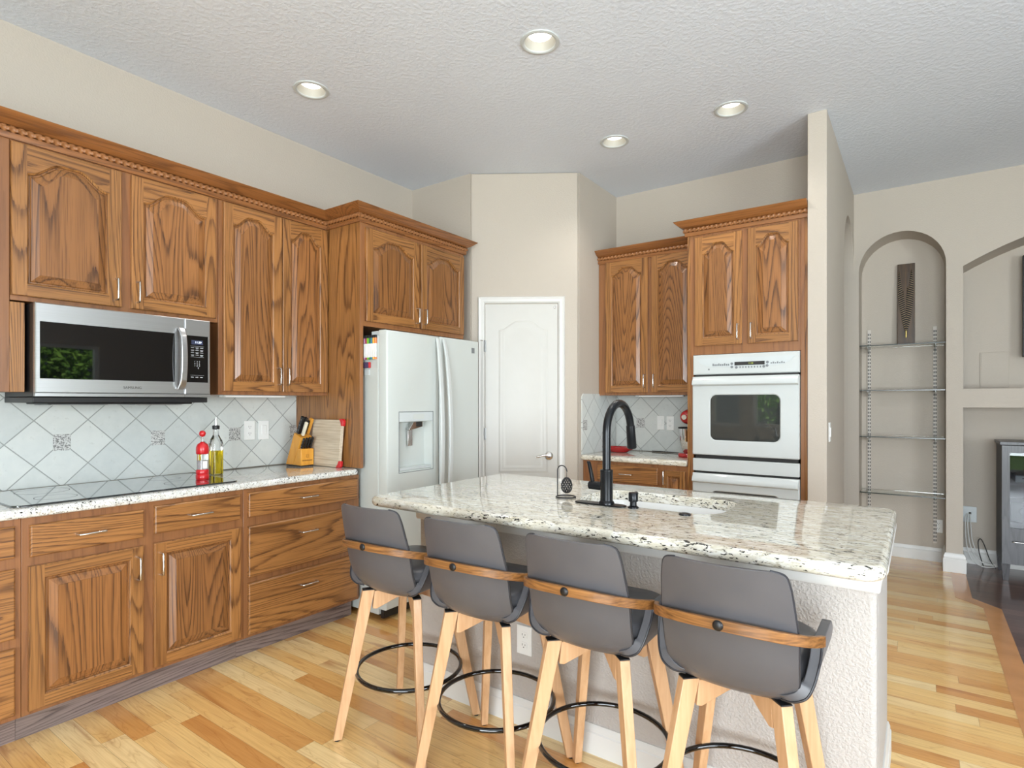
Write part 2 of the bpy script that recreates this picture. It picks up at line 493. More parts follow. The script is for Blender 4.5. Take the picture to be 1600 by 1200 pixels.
# floor: light planks up to the border line, dark planks beyond it
BORDER = [(0.44, -3.0), (0.44, 4.88), (0.30, 5.04), (0.30, 5.74)]
def flat(name, pts, m, z0=-0.05, z1=0.0):
    return struct(MB().prism(pts, 'z', z0, z1).build(name, M[m]))
flat('floor', [(-4.6, -3.05), (0.345, -3.05), (0.345, 4.845), (0.205, 5.005), (0.205, 6.6), (-4.6, 6.6)], 'floor')
flat('floor_border', [(0.345, -3.05), (0.44, -3.05), (0.44, 4.88), (0.30, 5.04), (0.30, 5.74), (0.205, 5.74), (0.205, 5.005), (0.345, 4.845)], 'border', -0.05, 0.0015)
flat('floor_living', [(0.44, -3.05), (3.75, -3.05), (3.75, 6.6), (0.205, 6.6), (0.205, 5.74), (0.30, 5.74), (0.30, 5.04), (0.44, 4.88)], 'floor_dark', -0.05, -0.001)
LIGHTS = [(-1.527, 2.395), (-2.824, 2.01), (-0.93, 3.613), (-1.696, 3.607), (-0.86, 2.33)]
def ceiling():
    b = MB(); h, r, N = 0.12, 0.079, 32
    xs = sorted({-4.7, 3.75, *[x - h for x, y in LIGHTS], *[x + h for x, y in LIGHTS]})
    ys = sorted({-3.15, 6.6, *[y - h for x, y in LIGHTS], *[y + h for x, y in LIGHTS]})
    def inside(x, y): return any(abs(x - lx) < h and abs(y - ly) < h for lx, ly in LIGHTS)
    for x0, x1 in zip(xs[:-1], xs[1:]):
        for y0, y1 in zip(ys[:-1], ys[1:]):
            if not inside((x0+x1)/2, (y0+y1)/2):
                b.poly([(x0, y0, CEIL), (x0, y1, CEIL), (x1, y1, CEIL), (x1, y0, CEIL)])
    for lx, ly in LIGHTS:                       # square patch with a round hole for the lamp can
        sq, ci = [], []
        for k in range(N):
            a = 2*PI*k/N; c, s_ = math.cos(a), math.sin(a); q = h / max(abs(c), abs(s_))
            sq.append((lx + c*q, ly + s_*q, CEIL)); ci.append((lx + c*r, ly + s_*r, CEIL))
        b.loft([sq, ci], 0, False, False)
    b.box(-4.7, 3.75, -3.15, 6.6, CEIL + 0.14, CEIL + 0.2)
    for x0, x1, y0, y1 in ((-4.7, 3.75, -3.2, -3.15), (-4.7, 3.75, 6.6, 6.65), (-4.75, -4.7, -3.2, 6.65), (3.75, 3.8, -3.2, 6.65)):
        b.box(x0, x1, y0, y1, CEIL, CEIL + 0.2)
    o = b.build('ceiling', M['ceiling'], smooth=0)
    return struct(o)
ceiling()
wallbox('wall_left', XW - 0.12, XW, -3.05, 3.465)
wallbox('wall_pantry_left', XW - 0.12, PA[0], 3.465, 3.56)
struct(MB().prism([PA, (PA[0], 3.56), (PB[0] - 0.09, 3.99), PB], 'z', 0, CEIL).build('wall_pantry_front', M['wall'], bevel=0.012, seg=3))
wallbox('wall_pantry_right', PB[0] - 0.09, PB[0], 3.94, YB + 0.1)
wallbox('wall_back', PB[0] - 0.09, -0.56, YB, YB + 0.12)

def arc(cx, cz, rx, rz, a0, a1, n=20):
    return [(cx + rx*math.cos(R(a0 + (a1-a0)*k/n)), cz + rz*math.sin(R(a0 + (a1-a0)*k/n))) for k in range(n+1)]
# partition beside the ovens, with an arched passage at its far end
pp = [(3.95, 0), (4.93, 0)] + arc(5.33, 2.43, 0.40, 0.40, 180, 0) + [(5.73, CEIL), (3.95, CEIL)]
struct(MB().prism(pp, 'x', -0.56, -0.455).build('wall_partition', M['wall'], bevel=0.012, seg=3))
# niche wall: pillars, arch over the shelf niche, beam and arch of the media niche
n = MB()
n.box(-2.06, -0.418, YN, 6.03, 0, CEIL)
n.box(0.178, 0.285, YN, 6.03, 0, CEIL)
n.prism([(-0.418, 2.455)] + arc(-0.12, 2.455, 0.298, 0.302, 180, 0) + [(0.178, CEIL), (-0.418, CEIL)], 'y', YN, 6.03)
n.box(0.285, 2.25, YN, 6.12, 1.304, 1.450)
xs = [0.285 + 1.965*k/24 for k in range(25)]
n.prism([(x, 2.70 - 0.285*((x-1.2675)/0.9825)**2) for x in xs] + [(2.25, CEIL), (0.285, CEIL)], 'y', YN, 6.12)
n.box(2.25, 3.75, YN, 6.12, 0, CEIL)
n.box(-0.5, 0.285, 6.03, 6.15, 0, CEIL)
n.box(0.285, 2.4, 6.12, 6.24, 0, CEIL)
n.box(0.273, 0.285, 6.03, 6.13, 0, CEIL)
struct(n.build('wall_niche', M['wall'], smooth=40))
wallbox('wall_hall', -2.18, -2.06, 4.73, 6.5)
# rear and right walls, with window and added patio door openings
def wall_holes(name, axis, at, th, a0, a1, holes, m='wall'):
    b = MB()
    xs = sorted({a0, a1, *[h[0] for h in holes], *[h[1] for h in holes]})
    for p, q in zip(xs[:-1], xs[1:]):
        hs = [h for h in holes if h[0] <= p and h[1] >= q]
        segs = [(0, CEIL)] if not hs else [(0, hs[0][2]), (hs[0][3], CEIL)]
        for z0, z1 in segs:
            if z1 - z0 > 0.001:
                if axis == 'y': b.box(p, q, at, at + th, z0, z1)
                else: b.box(at, at + th, p, q, z0, z1)
    return struct(b.build(name, M[m], smooth=0))
wall_holes('wall_rear', 'y', -3.12, 0.12, -3.6, 3.75, [(-3.15, -2.62, 0.9, 2.25), (-2.42, -1.86, 0.9, 2.25), (-0.5, 2.4, 0.0, 2.35)])
wall_holes('wall_right', 'x', 3.63, 0.12, -3.12, 6.2, [(-1.2, 1.6, 0.6, 2.4), (2.15, 3.35, 0.85, 2.15)])
def window(name, axis, at, a0, a1, z0, z1, bars):
    b = MB(); t, d = 0.05, 0.07
    def bb(p, q, r, s):
        if axis == 'y': b.box(p, q, at - d/2, at + d/2, r, s)
        else: b.box(at - d/2, at + d/2, p, q, r, s)
    bb(a0, a1, z0, z0 + t); bb(a0, a1, z1 - t, z1)
    bb(a0, a0 + t, z0 + t, z1 - t); bb(a1 - t, a1, z0 + t, z1 - t)
    for k in bars: bb(k - t/2, k + t/2, z0 + t, z1 - t)
    return struct(b.build(name, M['trim'], smooth=0))
window('window_1', 'y', -3.06, -3.15, -2.62, 0.9, 2.25, [])
window('window_4', 'y', -3.06, -2.42, -1.86, 0.9, 2.25, [])
window('added_patio_door', 'y', -3.06, -0.5, 2.4, 0.0, 2.35, [0.95])  # unseen patio opening, added wide to bring in fill light
window('added_side_window', 'x', 3.69, -1.2, 1.6, 0.6, 2.4, [0.2])  # unseen large opening, added for the side fill lamp
window('window_3', 'x', 3.69, 2.15, 3.35, 0.85, 2.15, [])
# garden outside the windows
struct(MB().box(-14, 16, -16, 16, -0.4, -0.12).build('ground', M['lawn'], smooth=0))
def shrub(loc, r, h, n, label):
    root = thing('garden_tree', label, 'tree', loc)
    MB().tube([(0, 0, 0), (0.05, 0, h*0.35), (0, 0.05, h*0.7)], [0.09, 0.07, 0.03], 8).build('trunk', M['bark'], root)
    b = MB()
    for _ in range(n):
        u = Vector((random.gauss(0, 1), random.gauss(0, 1), random.gauss(0, 1))).normalized() * (random.random() ** 0.4)
        p = Vector((u.x*r, u.y*r, h*0.58 + u.z*h*0.42))
        a = Vector((random.gauss(0, 1), random.gauss(0, 1), random.gauss(0, 1))).normalized()
        q = a.orthogonal().normalized(); s_ = random.uniform(0.05, 0.10)
        b.add([p - a*s_, p + q*s_*0.45, p + a*s_, p - q*s_*0.45], [(0, 1, 2, 3)])
    b.build('foliage', M['leaf'], root, smooth=0)
shrub((6.2, 3.6, -0.12), 1.3, 4.0, 5200, 'leafy green garden tree outside the side window')
shrub((6.9, 6.6, -0.12), 1.2, 3.4, 3500, 'smaller leafy green garden tree further along outside the side window')
shrub((-2.2, -7.2, -0.12), 1.4, 3.6, 3500, 'leafy green garden tree outside the rear window')

# baseboards and trims
def base_prof(h, d): return [(0, 0), (d, 0), (d, h*0.72), (d*0.75, h*0.76), (d*0.75, h*0.86), (d*0.3, h), (0, h)]
def baseboard(name, pts, h=0.115, d=0.016):
    return struct(sweep(MB(), pts, base_prof(h, d)).build(name, M['trim'], smooth=30))
baseboard('baseboard_niche', [(-0.46, 6.03), (0.178, 6.03)])
baseboard('baseboard_pier', [(0.178, 6.02), (0.178, YN), (0.285, YN), (0.285, 6.03)], 0.15, 0.02)
baseboard('baseboard_media', [(0.285, 6.12), (2.2, 6.12)], 0.13, 0.014)
baseboard('baseboard_partition', [(-0.56, 3.95), (-0.455, 3.95), (-0.455, 4.93)], 0.115)
struct(box('trim_1', M['oak_frame'], None, -0.66, -0.64, 4.95, 5.0, 0, 1.67))

# pantry door on the slanted wall (local x along the wall, -y out of it)
DA = math.atan2(PB[1]-PA[1], PB[0]-PA[0])
door = bpy.data.objects.new('door_1', None); C.objects.link(door)
door.location = (PA[0], PA[1], 0); door.rotation_euler = (0, 0, DA)
struct(door); tag(door, 'white two panel pantry door with arched upper panel in slanted wall', 'door')
cas = MB()
cprof = [(0.0, 0.0), (0.0, 0.012), (0.012, 0.022), (0.03, 0.018), (0.045, 0.024), (0.052, 0.012), (0.052, 0.0)]
def casing(mb, path, prof):
    # path in (x,z), inner edge; prof = (outward, depth)
    cols = [offset_path(path, o) for o, d in prof]
    mb.loft([[(cols[k][i].x, -prof[k][1], cols[k][i].y) for k in range(len(prof))] for i in range(len(path))])
casing(cas, [(0.682, 0.0), (0.682, 2.112), (0.112, 2.112), (0.112, 0.0)], cprof)
cas.build('casing', M['trim'], door, smooth=30)

def arch_outline(x0, x1, z0, zs, rise, n=16, power=1.0):
    """cathedral outline: rectangle whose top edge swells into an ogee arch"""
    P = [(x0, z0), (x1, z0), (x1, zs)]
    for k in range(1, n):
        t = 1 - 2.0*k/n
        u = max(0.0, min(1.0, (1 - abs(t) - 0.07)/0.70)); h = 0.88*u*u*(3 - 2*u) + 0.12*(1 - t*t)
        P.append(((x0+x1)/2 + t*(x1-x0)/2, zs + rise*h))
    P.append((x0, zs))
    return P
def inset_outline(a, d, n=16, power=1.0):
    x0, x1, z0, zs, rise = a
    return arch_outline(x0+d, x1-d, z0+d, zs-d, max(rise, 0.0), n, power)

# slab with pressed panels
sl = MB()
W0, W1, Z0, Z1 = 0.117, 0.677, 0.012, 2.104
sl.box(W0, W1, -0.012, 0.0, Z0, Z1)
slab = sl.build('door_slab', M['door'], door)
def pressed(a, name):
    L = []
    for d, y in ((0, -0.0122), (0.006, -0.0165), (0.018, -0.0135), (0.03, -0.0165), (0.045, -0.0128), (0.06, -0.0150)):
        L.append([(x, y, z) for x, z in inset_outline(a, d, 20, 1.1)])
    return MB().loft(L, 0, False, True).build(name, M['door'], door, smooth=50)
pressed((0.222, 0.600, 0.800, 1.905, 0.07), 'upper_panel')
pressed((0.222, 0.600, 0.22, 0.70, 0.0), 'lower_panel')
hd = MB()
hd.lathe([(0.033, 0.0), (0.033, 0.006), (0.026, 0.012), (0.012, 0.016), (0.011, 0.045), (0.013, 0.05), (0.0, 0.052)], 24, (0.610, -0.012, 0.93), axis='y', cap0=False, cap1=False)
hd.tube([(0.610, -0.055, 0.93), (0.585, -0.058, 0.938), (0.56, -0.058, 0.936), (0.53, -0.056, 0.926), (0.51, -0.054, 0.922)], [0.010, 0.009, 0.008, 0.007, 0.005], 10)
lv = hd.build('door_handle', M['nickel'], door, smooth=50)
for z in (1.78, 1.10, 0.24):
    h = MB().tube([(0.114, -0.020, z - 0.045), (0.114, -0.020, z + 0.045)], 0.006, 8)
    h.box(0.104, 0.124, -0.0165, -0.0125, z - 0.043, z + 0.043)
    h.build('hinge', M['hinge'], door)
MB().tube([(0.10, -0.03, 1.82), (0.085, -0.05, 1.822)], 0.004, 8).build('hinge_pin_stop', M['nickel'], door)
MB().lathe([(0.009, 0), (0.009, 0.004), (0.006, 0.007), (0.0, 0.008)], 14, (0.655, -0.012, 2.08), axis='y').build('door_bumper', M['nickel'], door)

# recessed ceiling lights
def downlight(x, y, label):
    t = thing('recessed_light', label, 'ceiling light', (x, y, CEIL), 0, 'recessed ceiling lights')
    MB().lathe([(0.076, -0.001), (0.078, -0.006), (0.088, -0.008), (0.097, -0.005), (0.098, 0.0)], 36, cap0=False, cap1=False).build('trim_ring', M['enamel'], t, smooth=60)
    MB().lathe([(0.078, -0.002), (0.072, 0.012), (0.058, 0.034), (0.056, 0.044)], 36, cap0=False, cap1=False).build('baffle', M['baffle'], t, smooth=60)
    MB().lathe([(0.0, 0.0345), (0.0575, 0.0345)], 36, cap0=False, cap1=False).build('lens', M['lamp'], t, smooth=60)
    d = bpy.data.lights.new('downlight_beam', 'SPOT'); d.energy = 14; d.color = (1.0, 0.97, 0.92); d.spot_size = R(130); d.spot_blend = 0.8; d.shadow_soft_size = 0.05
    o = bpy.data.objects.new('downlight_beam', d); o.parent = t; o.location = (0, 0, -0.03); C.objects.link(o)
downlight(-1.527, 2.395, 'round recessed ceiling light above the island, largest of the lit discs')
downlight(-2.824, 2.01, 'round recessed ceiling light above the refrigerator side of the room')
downlight(-0.93, 3.613, 'round recessed ceiling light in front of the wall ovens by the partition')
downlight(-1.696, 3.607, 'round recessed ceiling light in front of the slanted pantry wall')
downlight(-0.86, 2.33, 'round recessed ceiling light just cut off by the top edge of view')

# ------------------------------------------------------------------ cabinets
def bar_handle(name, parent, p, q, out=0.028, r=0.0042):
    """slim bridge pull between two points of the local front plane; the bar stands off along -y"""
    p, q = Vector(p), Vector(q); o = Vector((0, -out, 0)); d = (q - p)
    pa = [p, p + o*0.7, p + o*0.95 + d*0.03, p + o + d*0.08, p + o*1.05 + d*0.5, q + o - d*0.08, q + o*0.95 - d*0.03, q + o*0.7, q]
    MB().tube(pa, [r*1.25, r, r, r, r*1.1, r, r, r, r*1.25], 8).build(name, M['nickel'], parent, smooth=60)

def raised_door(parent, x0, x1, z0, z1, arch=0.0, stile=0.052, handle=None, name='door'):
    """frame and raised panel; front of the carcass is y = 0"""
    T = 0.021
    b = MB()
    a = (x0 + stile, x1 - stile, z0 + stile, (z1 - stile - arch) if arch else z1 - stile, arch)
    e = 0.003
    # edges of the slab
    b.loft([[(x, y, z) for x, z in ((x0+i, z0+i), (x1-i, z0+i), (x1-i, z1-i), (x0+i, z1-i))] for i, y in ((0, 0.0), (0, -T+e), (e, -T))], 0, True, False)
    P = inset_outline(a, 0, 24, 0.78)
    # stiles run full height, rails between them
    b.poly([(x0+e, -T, z0+e), (a[0], -T, z0+e), (a[0], -T, z1-e), (x0+e, -T, z1-e)], 0)
    b.poly([(a[1], -T, z0+e), (x1-e, -T, z0+e), (x1-e, -T, z1-e), (a[1], -T, z1-e)], 0)
    b.poly([(a[0], -T, z0+e), (a[1], -T, z0+e), (a[1], -T, a[2]), (a[0], -T, a[2])], 1)
    top = P[2:]
    for (xa, za), (xb, zb) in zip(top[:-1], top[1:]):
        b.poly([(xa, -T, za), (xb, -T, zb), (xb, -T, z1-e), (xa, -T, z1-e)], 1)
    L = [[(x, y, z) for x, z in inset_outline(a, d, 24, 0.78)] for d, y in ((0, -T), (0.002, -T+0.003), (0.006, -T+0.006), (0.007, -T+0.014))]
    b.loft(L, 0, False, False)
    d_ = b.build(name, [M['oak_z'], M['oak_x']], parent, smooth=40)
    L = [[(x, y, z) for x, z in inset_outline(a, d, 24, 0.78)] for d, y in ((0.0065, -T+0.0143), (0.0125, -T+0.0140), (0.016, -T+0.0105), (0.044, -T+0.0015), (0.0445, -T-0.0008))]
    MB().loft(L, 0, False, True).build('raised_panel', M['oak_panel'], d_, smooth=20)
    if handle:
        hx, hz0, hz1 = handle
        bar_handle('handle', d_, (hx, -T, hz0), (hx, -T, hz1))
    return d_
def drawer_front(parent, x0, x1, z0, z1, handle=0.10):
    T = 0.019; e = 0.006
    b = MB()
    b.loft([[(x, y, z) for x, z in ((x0+i, z0+i), (x1-i, z0+i), (x1-i, z1-i), (x0+i, z1-i))] for i, y in ((0, 0.0), (0, -T+0.007), (0.002, -T+0.003), (e, -T))])
    d_ = b.build('drawer_front', M['oak_x'], parent, smooth=20)
    xm, zm = (x0+x1)/2, (z0+z1)/2 + (0.05 if z1 - z0 > 0.2 else 0.0)
    bar_handle('handle', d_, (xm - handle/2, -T, zm), (xm + handle/2, -T, zm))
    return d_

LEFT = R(90)          # local x runs along the wall away from the camera, local -y points into the room
def carcass(parent, x0, x1, depth, z0, z1, name='carcass', mat='oak_frame'):
    return box(name, M[mat], parent, x0, x1, 0.0, depth, z0, z1, bevel=0.0015)

# --- upper run on the left wall, face at x = -3.14
XU = -3.14
u0 = thing('upper_cabinet', 'oak upper cabinet at the left edge of view, beside the microwave', 'cabinet', (XU, 0, 0), LEFT)
carcass(u0, 0.0, 0.755, 0.33, 1.392, 2.485)
box('end_stile', M['oak_z'], u0, 0.755, 0.806, 0.0, 0.33, 1.392, 1.776, bevel=0.0015)
raised_door(u0, 0.03, 0.36, 1.41, 2.453, 0.06, handle=(0.335, 1.45, 1.55))
raised_door(u0, 0.37, 0.70, 1.41, 2.453, 0.06, handle=(0.395, 1.45, 1.55))
u1 = thing('upper_cabinet', 'oak upper cabinet with two short arched doors above the microwave', 'cabinet', (XU, 0, 0), LEFT)
carcass(u1, 0.757, 1.64, 0.33, 1.783, 2.485)
raised_door(u1, 0.757, 1.168, 1.803, 2.453, 0.068, handle=(1.143, 1.835, 1.935))
raised_door(u1, 1.21, 1.622, 1.803, 2.453, 0.068, handle=(1.235, 1.835, 1.935))
u2 = thing('upper_cabinet', 'tall oak upper cabinet with paired arched doors above the outlets and knife block', 'cabinet', (XU, 0, 0), LEFT)
carcass(u2, 1.642, 2.353, 0.33, 1.388, 2.485)
raised_door(u2, 1.664, 2.018, 1.408, 2.453, 0.062, handle=(1.993, 1.45, 1.55))
raised_door(u2, 2.024, 2.345, 1.408, 2.453, 0.062, handle=(2.049, 1.45, 1.55))

# --- refrigerator surround, face at x = -2.82
XF = -2.82
tp = thing('cabinet_end_panel', 'tall oak side panel between counter and refrigerator', 'panel', (XF, 0, 0), LEFT)
box('panel', M['oak_z'], tp, 2.354, 2.376, 0.0, 0.655, 0.937, 2.485, bevel=0.001)
box('front_edge_stile', M['oak_frame'], tp, 2.354, 2.378, -0.004, -0.0003, 0.937, 2.485, bevel=0.001)
u3 = thing('upper_cabinet', 'oak upper cabinet with two arched doors over the refrigerator', 'cabinet', (XF, 0, 0), LEFT)
carcass(u3, 2.378, 3.345, 0.655, 1.822, 2.485)
raised_door(u3, 2.392, 2.853, 1.852, 2.437, 0.062, handle=(2.828, 1.885, 1.985))
raised_door(u3, 2.876, 3.330, 1.852, 2.437, 0.062, handle=(2.901, 1.885, 1.985))

# --- crowns with a rope bead
CROWN = [(-0.002, 2.462), (0.012, 2.462), (0.016, 2.474), (0.016, 2.486), (0.004, 2.488), (0.004, 2.513), (0.018, 2.515), (0.024, 2.519), (0.034, 2.524), (0.050, 2.534), (0.066, 2.548), (0.072, 2.551), (0.078, 2.560), (-0.002, 2.560)]
def rope(parent, path, out, z, r=0.0125, pitch=0.030):
    pts = offset_path(path, out)
    b = MB(); n = 8
    for a, c in zip(pts[:-1], pts[1:]):
        ln = (c - a).length
        if ln < 0.02: continue
        t = (c - a).normalized(); q = Vector((t.y, -t.x))
        k = max(2, int(ln / pitch * 7)); L = []
        for i in range(k + 1):
            s_ = ln * i / k; row = []
            for j in range(n):
                th = 2*PI*j/n
                rr = r * (0.62 + 0.55*abs(math.cos(PI*s_/pitch - th)))
                p = a + t*s_ + q*(math.cos(th)*rr)
                row.append((p.x, p.y, z + math.sin(th)*rr))
            L.append(row)
        b.loft(L)
    return b.build('rope_bead', M['rope'], parent, smooth=50)
def crown(path, dz, label, mat='oak_crown'):
    t = thing('crown_moulding', label, 'moulding')
    sweep(MB(), path, [(o, z + dz) for o, z in CROWN]).build('moulding', M[mat], t, smooth=30)
    rope(t, path, 0.0165, 2.5005 + dz)
    return t
crown([(XU, -0.6), (XU, 2.354), (XF, 2.354), (XF, 3.346), (XW + 0.02, 3.346)], 0.0, 'long oak crown moulding with rope bead along the left wall cabinets')

# --- base run on the left wall, face at x = -2.865
XB = -2.865
def base_unit(label, x0, x1, doors=(), drawers=()):
    t = thing('base_cabinet', label, 'cabinet', (XB, 0, 0), LEFT)
    carcass(t, x0, x1, 0.61, 0.115, 0.893)
    box('toe_kick', M['toe'], t, x0, x1, 0.072, 0.10, 0.0, 0.1148)
    for d in doors: raised_door(t, *d[:4], 0.0, 0.05, d[4])
    for d in drawers: drawer_front(t, *d)
    return t
base_unit('oak three drawer base cabinet cut off by the left edge of view', -0.30, 0.7235, (), [(-0.02, 0.703, 0.745, 0.868), (-0.02, 0.703, 0.432, 0.703), (-0.02, 0.703, 0.135, 0.396)])
base_unit('oak base cabinet below the cooktop, a drawer over each of its two doors', 0.7245, 1.628,
          [(0.743, 1.153, 0.134, 0.702, (1.128, 0.555, 0.655)), (1.197, 1.607, 0.134, 0.702, (1.222, 0.555, 0.655))],
          [(0.748, 1.155, 0.738, 0.864), (1.199, 1.607, 0.744, 0.872)])
base_unit('oak base cabinet with three wide drawers beside the refrigerator', 1.629, 2.384, (), [(1.650, 2.362, 0.746, 0.874), (1.650, 2.362, 0.432, 0.698), (1.650, 2.362, 0.134, 0.400)])

# --- uppers on the back wall, face at y = 4.27
YU = 4.27
u4 = thing('upper_cabinet', 'oak upper cabinet with two tall arched doors on the back wall left of the ovens', 'cabinet', (0, YU, 0))
carcass(u4, -2.148, -1.322, 0.335, 1.400, 2.500)
raised_door(u4, -2.080, -1.718, 1.420, 2.474, 0.062, handle=(-1.743, 1.46, 1.56))
raised_door(u4, -1.690, -1.345, 1.420, 2.474, 0.062, handle=(-1.665, 1.46, 1.56))
crown([(-2.148, YU), (-1.325, YU)], 0.012, 'short oak crown moulding with rope bead on the back wall left cabinet', 'oak_crown_x')
# --- oven tower, face at y = 3.99
YO = 3.99
ot = thing('oven_cabinet', 'tall oak cabinet that houses the white double oven', 'cabinet', (0, YO, 0))
box('side_panel', M['oak_z'], ot, -1.320, -1.300, 0.0, 0.595, 0.115, 2.51, bevel=0.001)
box('side_panel', M['oak_z'], ot, -0.580, -0.5615, 0.0, 0.595, 0.115, 2.51, bevel=0.001)
box('stile', M['oak_frame'], ot, -1.2995, -1.276, 0.0, 0.02, 0.115, 2.51, bevel=0.001)
box('stile', M['oak_frame'], ot, -0.604, -0.5805, 0.0, 0.02, 0.115, 2.51, bevel=0.001)
box('upper_box', M['oak_frame'], ot, -1.2755, -0.6045, 0.0, 0.595, 1.672, 2.51, bevel=0.001)
box('lower_box', M['oak_frame'], ot, -1.2755, -0.6045, 0.0, 0.595, 0.115, 0.318, bevel=0.001)
box('toe_kick', M['toe'], ot, -1.318, -0.563, 0.07, 0.09, 0.0, 0.1148)
raised_door(ot, -1.263, -0.952, 1.732, 2.482, 0.07, handle=(-0.977, 1.765, 1.865))
raised_door(ot, -0.918, -0.617, 1.732, 2.486, 0.07, handle=(-0.893, 1.765, 1.865))
drawer_front(ot, -1.27, -0.61, 0.135, 0.305)
crown([(-1.320, 4.6), (-1.320, YO), (-0.5615, YO)], 0.038, 'oak crown moulding with rope bead on top of the oven cabinet', 'oak_crown_x')
# --- base cabinet under the back counter
bb = thing('base_cabinet', 'oak base cabinet under the small back counter beside the ovens', 'cabinet', (0, 4.0, 0))
carcass(bb, -2.148, -1.322, 0.60, 0.115, 0.893)
box('toe_kick', M['toe'], bb, -2.148, -1.322, 0.072, 0.10, 0.0, 0.1148)
drawer_front(bb, -2.02, -1.535, 0.745, 0.872)
raised_door(bb, -2.02, -1.535, 0.135, 0.70, 0.0, 0.05, (-1.56, 0.55, 0.65))
raised_door(bb, -1.502, -1.336, 0.135, 0.858, 0.0, 0.038, (-1.483, 0.755, 0.855))

# ------------------------------------------------------------------ counters
def bullnose(pts_out, z0, z1, r=0.016, n=5):
    """loops that round the edge of a slab outline (list of (x,y)) by insetting towards its centroid normals"""
    P = [Vector(p) for p in pts_out]; N = len(P)
    def ins(d):
        out = []
        for i in range(N):
            a, b, c = P[i-1], P[i], P[(i+1) % N]
            n1 = Vector((-(b-a).y, (b-a).x)).normalized(); n2 = Vector((-(c-b).y, (c-b).x)).normalized()
            q = n1 + n2
            if q.length < 1e-6: q = n1
            q.normalize(); out.append(b + q * (d / max(0.5, q.dot(n1))))
        return out
    L = []
    for k in range(n + 1):
        a = R(90*k/n); p = ins(r*(1 - math.sin(a))); L.append([(v.x, v.y, z0 + r*(1 - math.cos(a))) for v in p])
    for k in range(n + 1):
        a = R(90*k/n); p = ins(r*(1 - math.cos(a))); L.append([(v.x, v.y, z1 - r*(1 - math.sin(a))) for v in p])
    return L
def subdivide(pts, step=0.3):
    out = []
    for i, p in enumerate(pts):
        q = pts[(i+1) % len(pts)]; d = math.dist(p, q); k = max(1, int(d/step))
        for j in range(k): out.append((p[0] + (q[0]-p[0])*j/k, p[1] + (q[1]-p[1])*j/k))
    return out
ct = MB().loft(bullnose([(XW + 0.001, -0.30), (-2.84, -0.30), (-2.84, 2.352), (XW + 0.001, 2.352)], 0.8935, 0.935)).build('countertop', M['granite_white'], smooth=40)
tag(ct, 'white speckled granite countertop under the microwave on the left wall', 'countertop')
cb = MB().loft(bullnose([(-2.149, 3.97), (-1.3215, 3.97), (-1.3215, YB - 0.001), (-2.149, YB - 0.001)], 0.8935, 0.935)).build('countertop', M['granite'], smooth=40)
tag(cb, 'small granite countertop on the back wall beside the ovens', 'countertop')

# backsplashes; local x along the wall, z up, tiles drawn in the material
def backsplash(name, label, loc, rz, x0, x1, z0, z1, inserts, shape=None):
    t = thing(name, label, 'backsplash', loc, rz)
    b = MB()
    if shape: b.prism(shape, 'y', -0.009, -0.0005)
    else: b.box(x0, x1, -0.009, -0.0005, z0, z1)
    b.build('tile_field', M['tile'], t, smooth=0)
    for x, z in inserts:
        box('accent_tile', M['insert'], t, x - 0.036, x + 0.036, -0.0108, -0.0088, z - 0.04, z + 0.04, bevel=0.001)
    return t
# lattice phase: vertices of the left wall at y = .9255 + .2206k, z = 1.262; accents at z = 1.148
y_ph, z_ph = 1.0358, 1.148
backsplash('tile_backsplash', 'pale diamond tile backsplash with granite accents behind the cooktop', (XW, y_ph, z_ph), LEFT, -1.4, 2.352 - y_ph, 0.936 - z_ph, 1.60 - z_ph, [(-0.4412, 0), (0, 0), (0.4412, 0), (0.8824, 0), (1.30, 0)])
backsplash('tile_backsplash', 'pale diamond tile backsplash between back counter and upper cabinet', (-1.922, YB, 1.170), 0, -0.228, 0.60, 0.936 - 1.170, 1.3995 - 1.170, [(0, 0), (0.4412, 0)])
sd = [(0.0 + 0.02, 0.936 - 1.165), (0.63, 0.936 - 1.165), (0.63, 1.412 - 1.165), (0.045, 1.412 - 1.165), (0.02, 1.39 - 1.165)]
# side return on the pantry wall: faces +x, local x runs towards +y
backsplash('tile_backsplash', 'narrow diamond tile return on the pantry side of the back counter', (PB[0], 3.95, 1.165), LEFT, 0, 0, 0, 0, [(0.065, 0)], [(p[0], p[1]) for p in sd])

# ------------------------------------------------------------------ microwave over the cooktop (local x along the wall, front at y = 0)
mw = thing('microwave', 'stainless over-the-range microwave with black glass door under the short cabinets', 'microwave', (-3.05, 0, 0), LEFT)
MB().box(0.816, 1.554, 0.026, 0.416, 1.372, 1.774).build('casing', M['black'], mw, bevel=0.003)
b = MB(); b.box(0.816, 1.554, 0.03, 0.42, 1.345, 1.371); b.box(0.88, 1.49, 0.06, 0.36, 1.338, 1.346)
b.build('underside_vent', M['black'], mw, bevel=0.003)
box('underside_filter', M['steel'], mw, 0.90, 1.12, 0.10, 0.32, 1.3335, 1.3379, bevel=0.001)
box('underside_filter', M['steel'], mw, 1.24, 1.46, 0.10, 0.32, 1.3335, 1.3379, bevel=0.001)
def frame_slab(mb, x0, x1, z0, z1, hx0, hx1, hz0, hz1, y0, yb, yh, e=0.004):
    """slab with a recessed rectangular field on its front"""
    rows = [(x0, x1, z0, z1, yb), (x0, x1, z0, z1, y0 + e), (x0+e, x1-e, z0+e, z1-e, y0), (hx0, hx1, hz0, hz1, y0), (hx0, hx1, hz0, hz1, yh)]
    mb.loft([[(a, y, c), (b_, y, c), (b_, y, d), (a, y, d)] for a, b_, c, d, y in rows])
    return mb
md = frame_slab(MB(), 0.817, 1.424, 1.388, 1.774, 0.833, 1.376, 1.449, 1.694, 0.0, 0.0255, 0.002).build('door', M['steel'], mw, smooth=30)
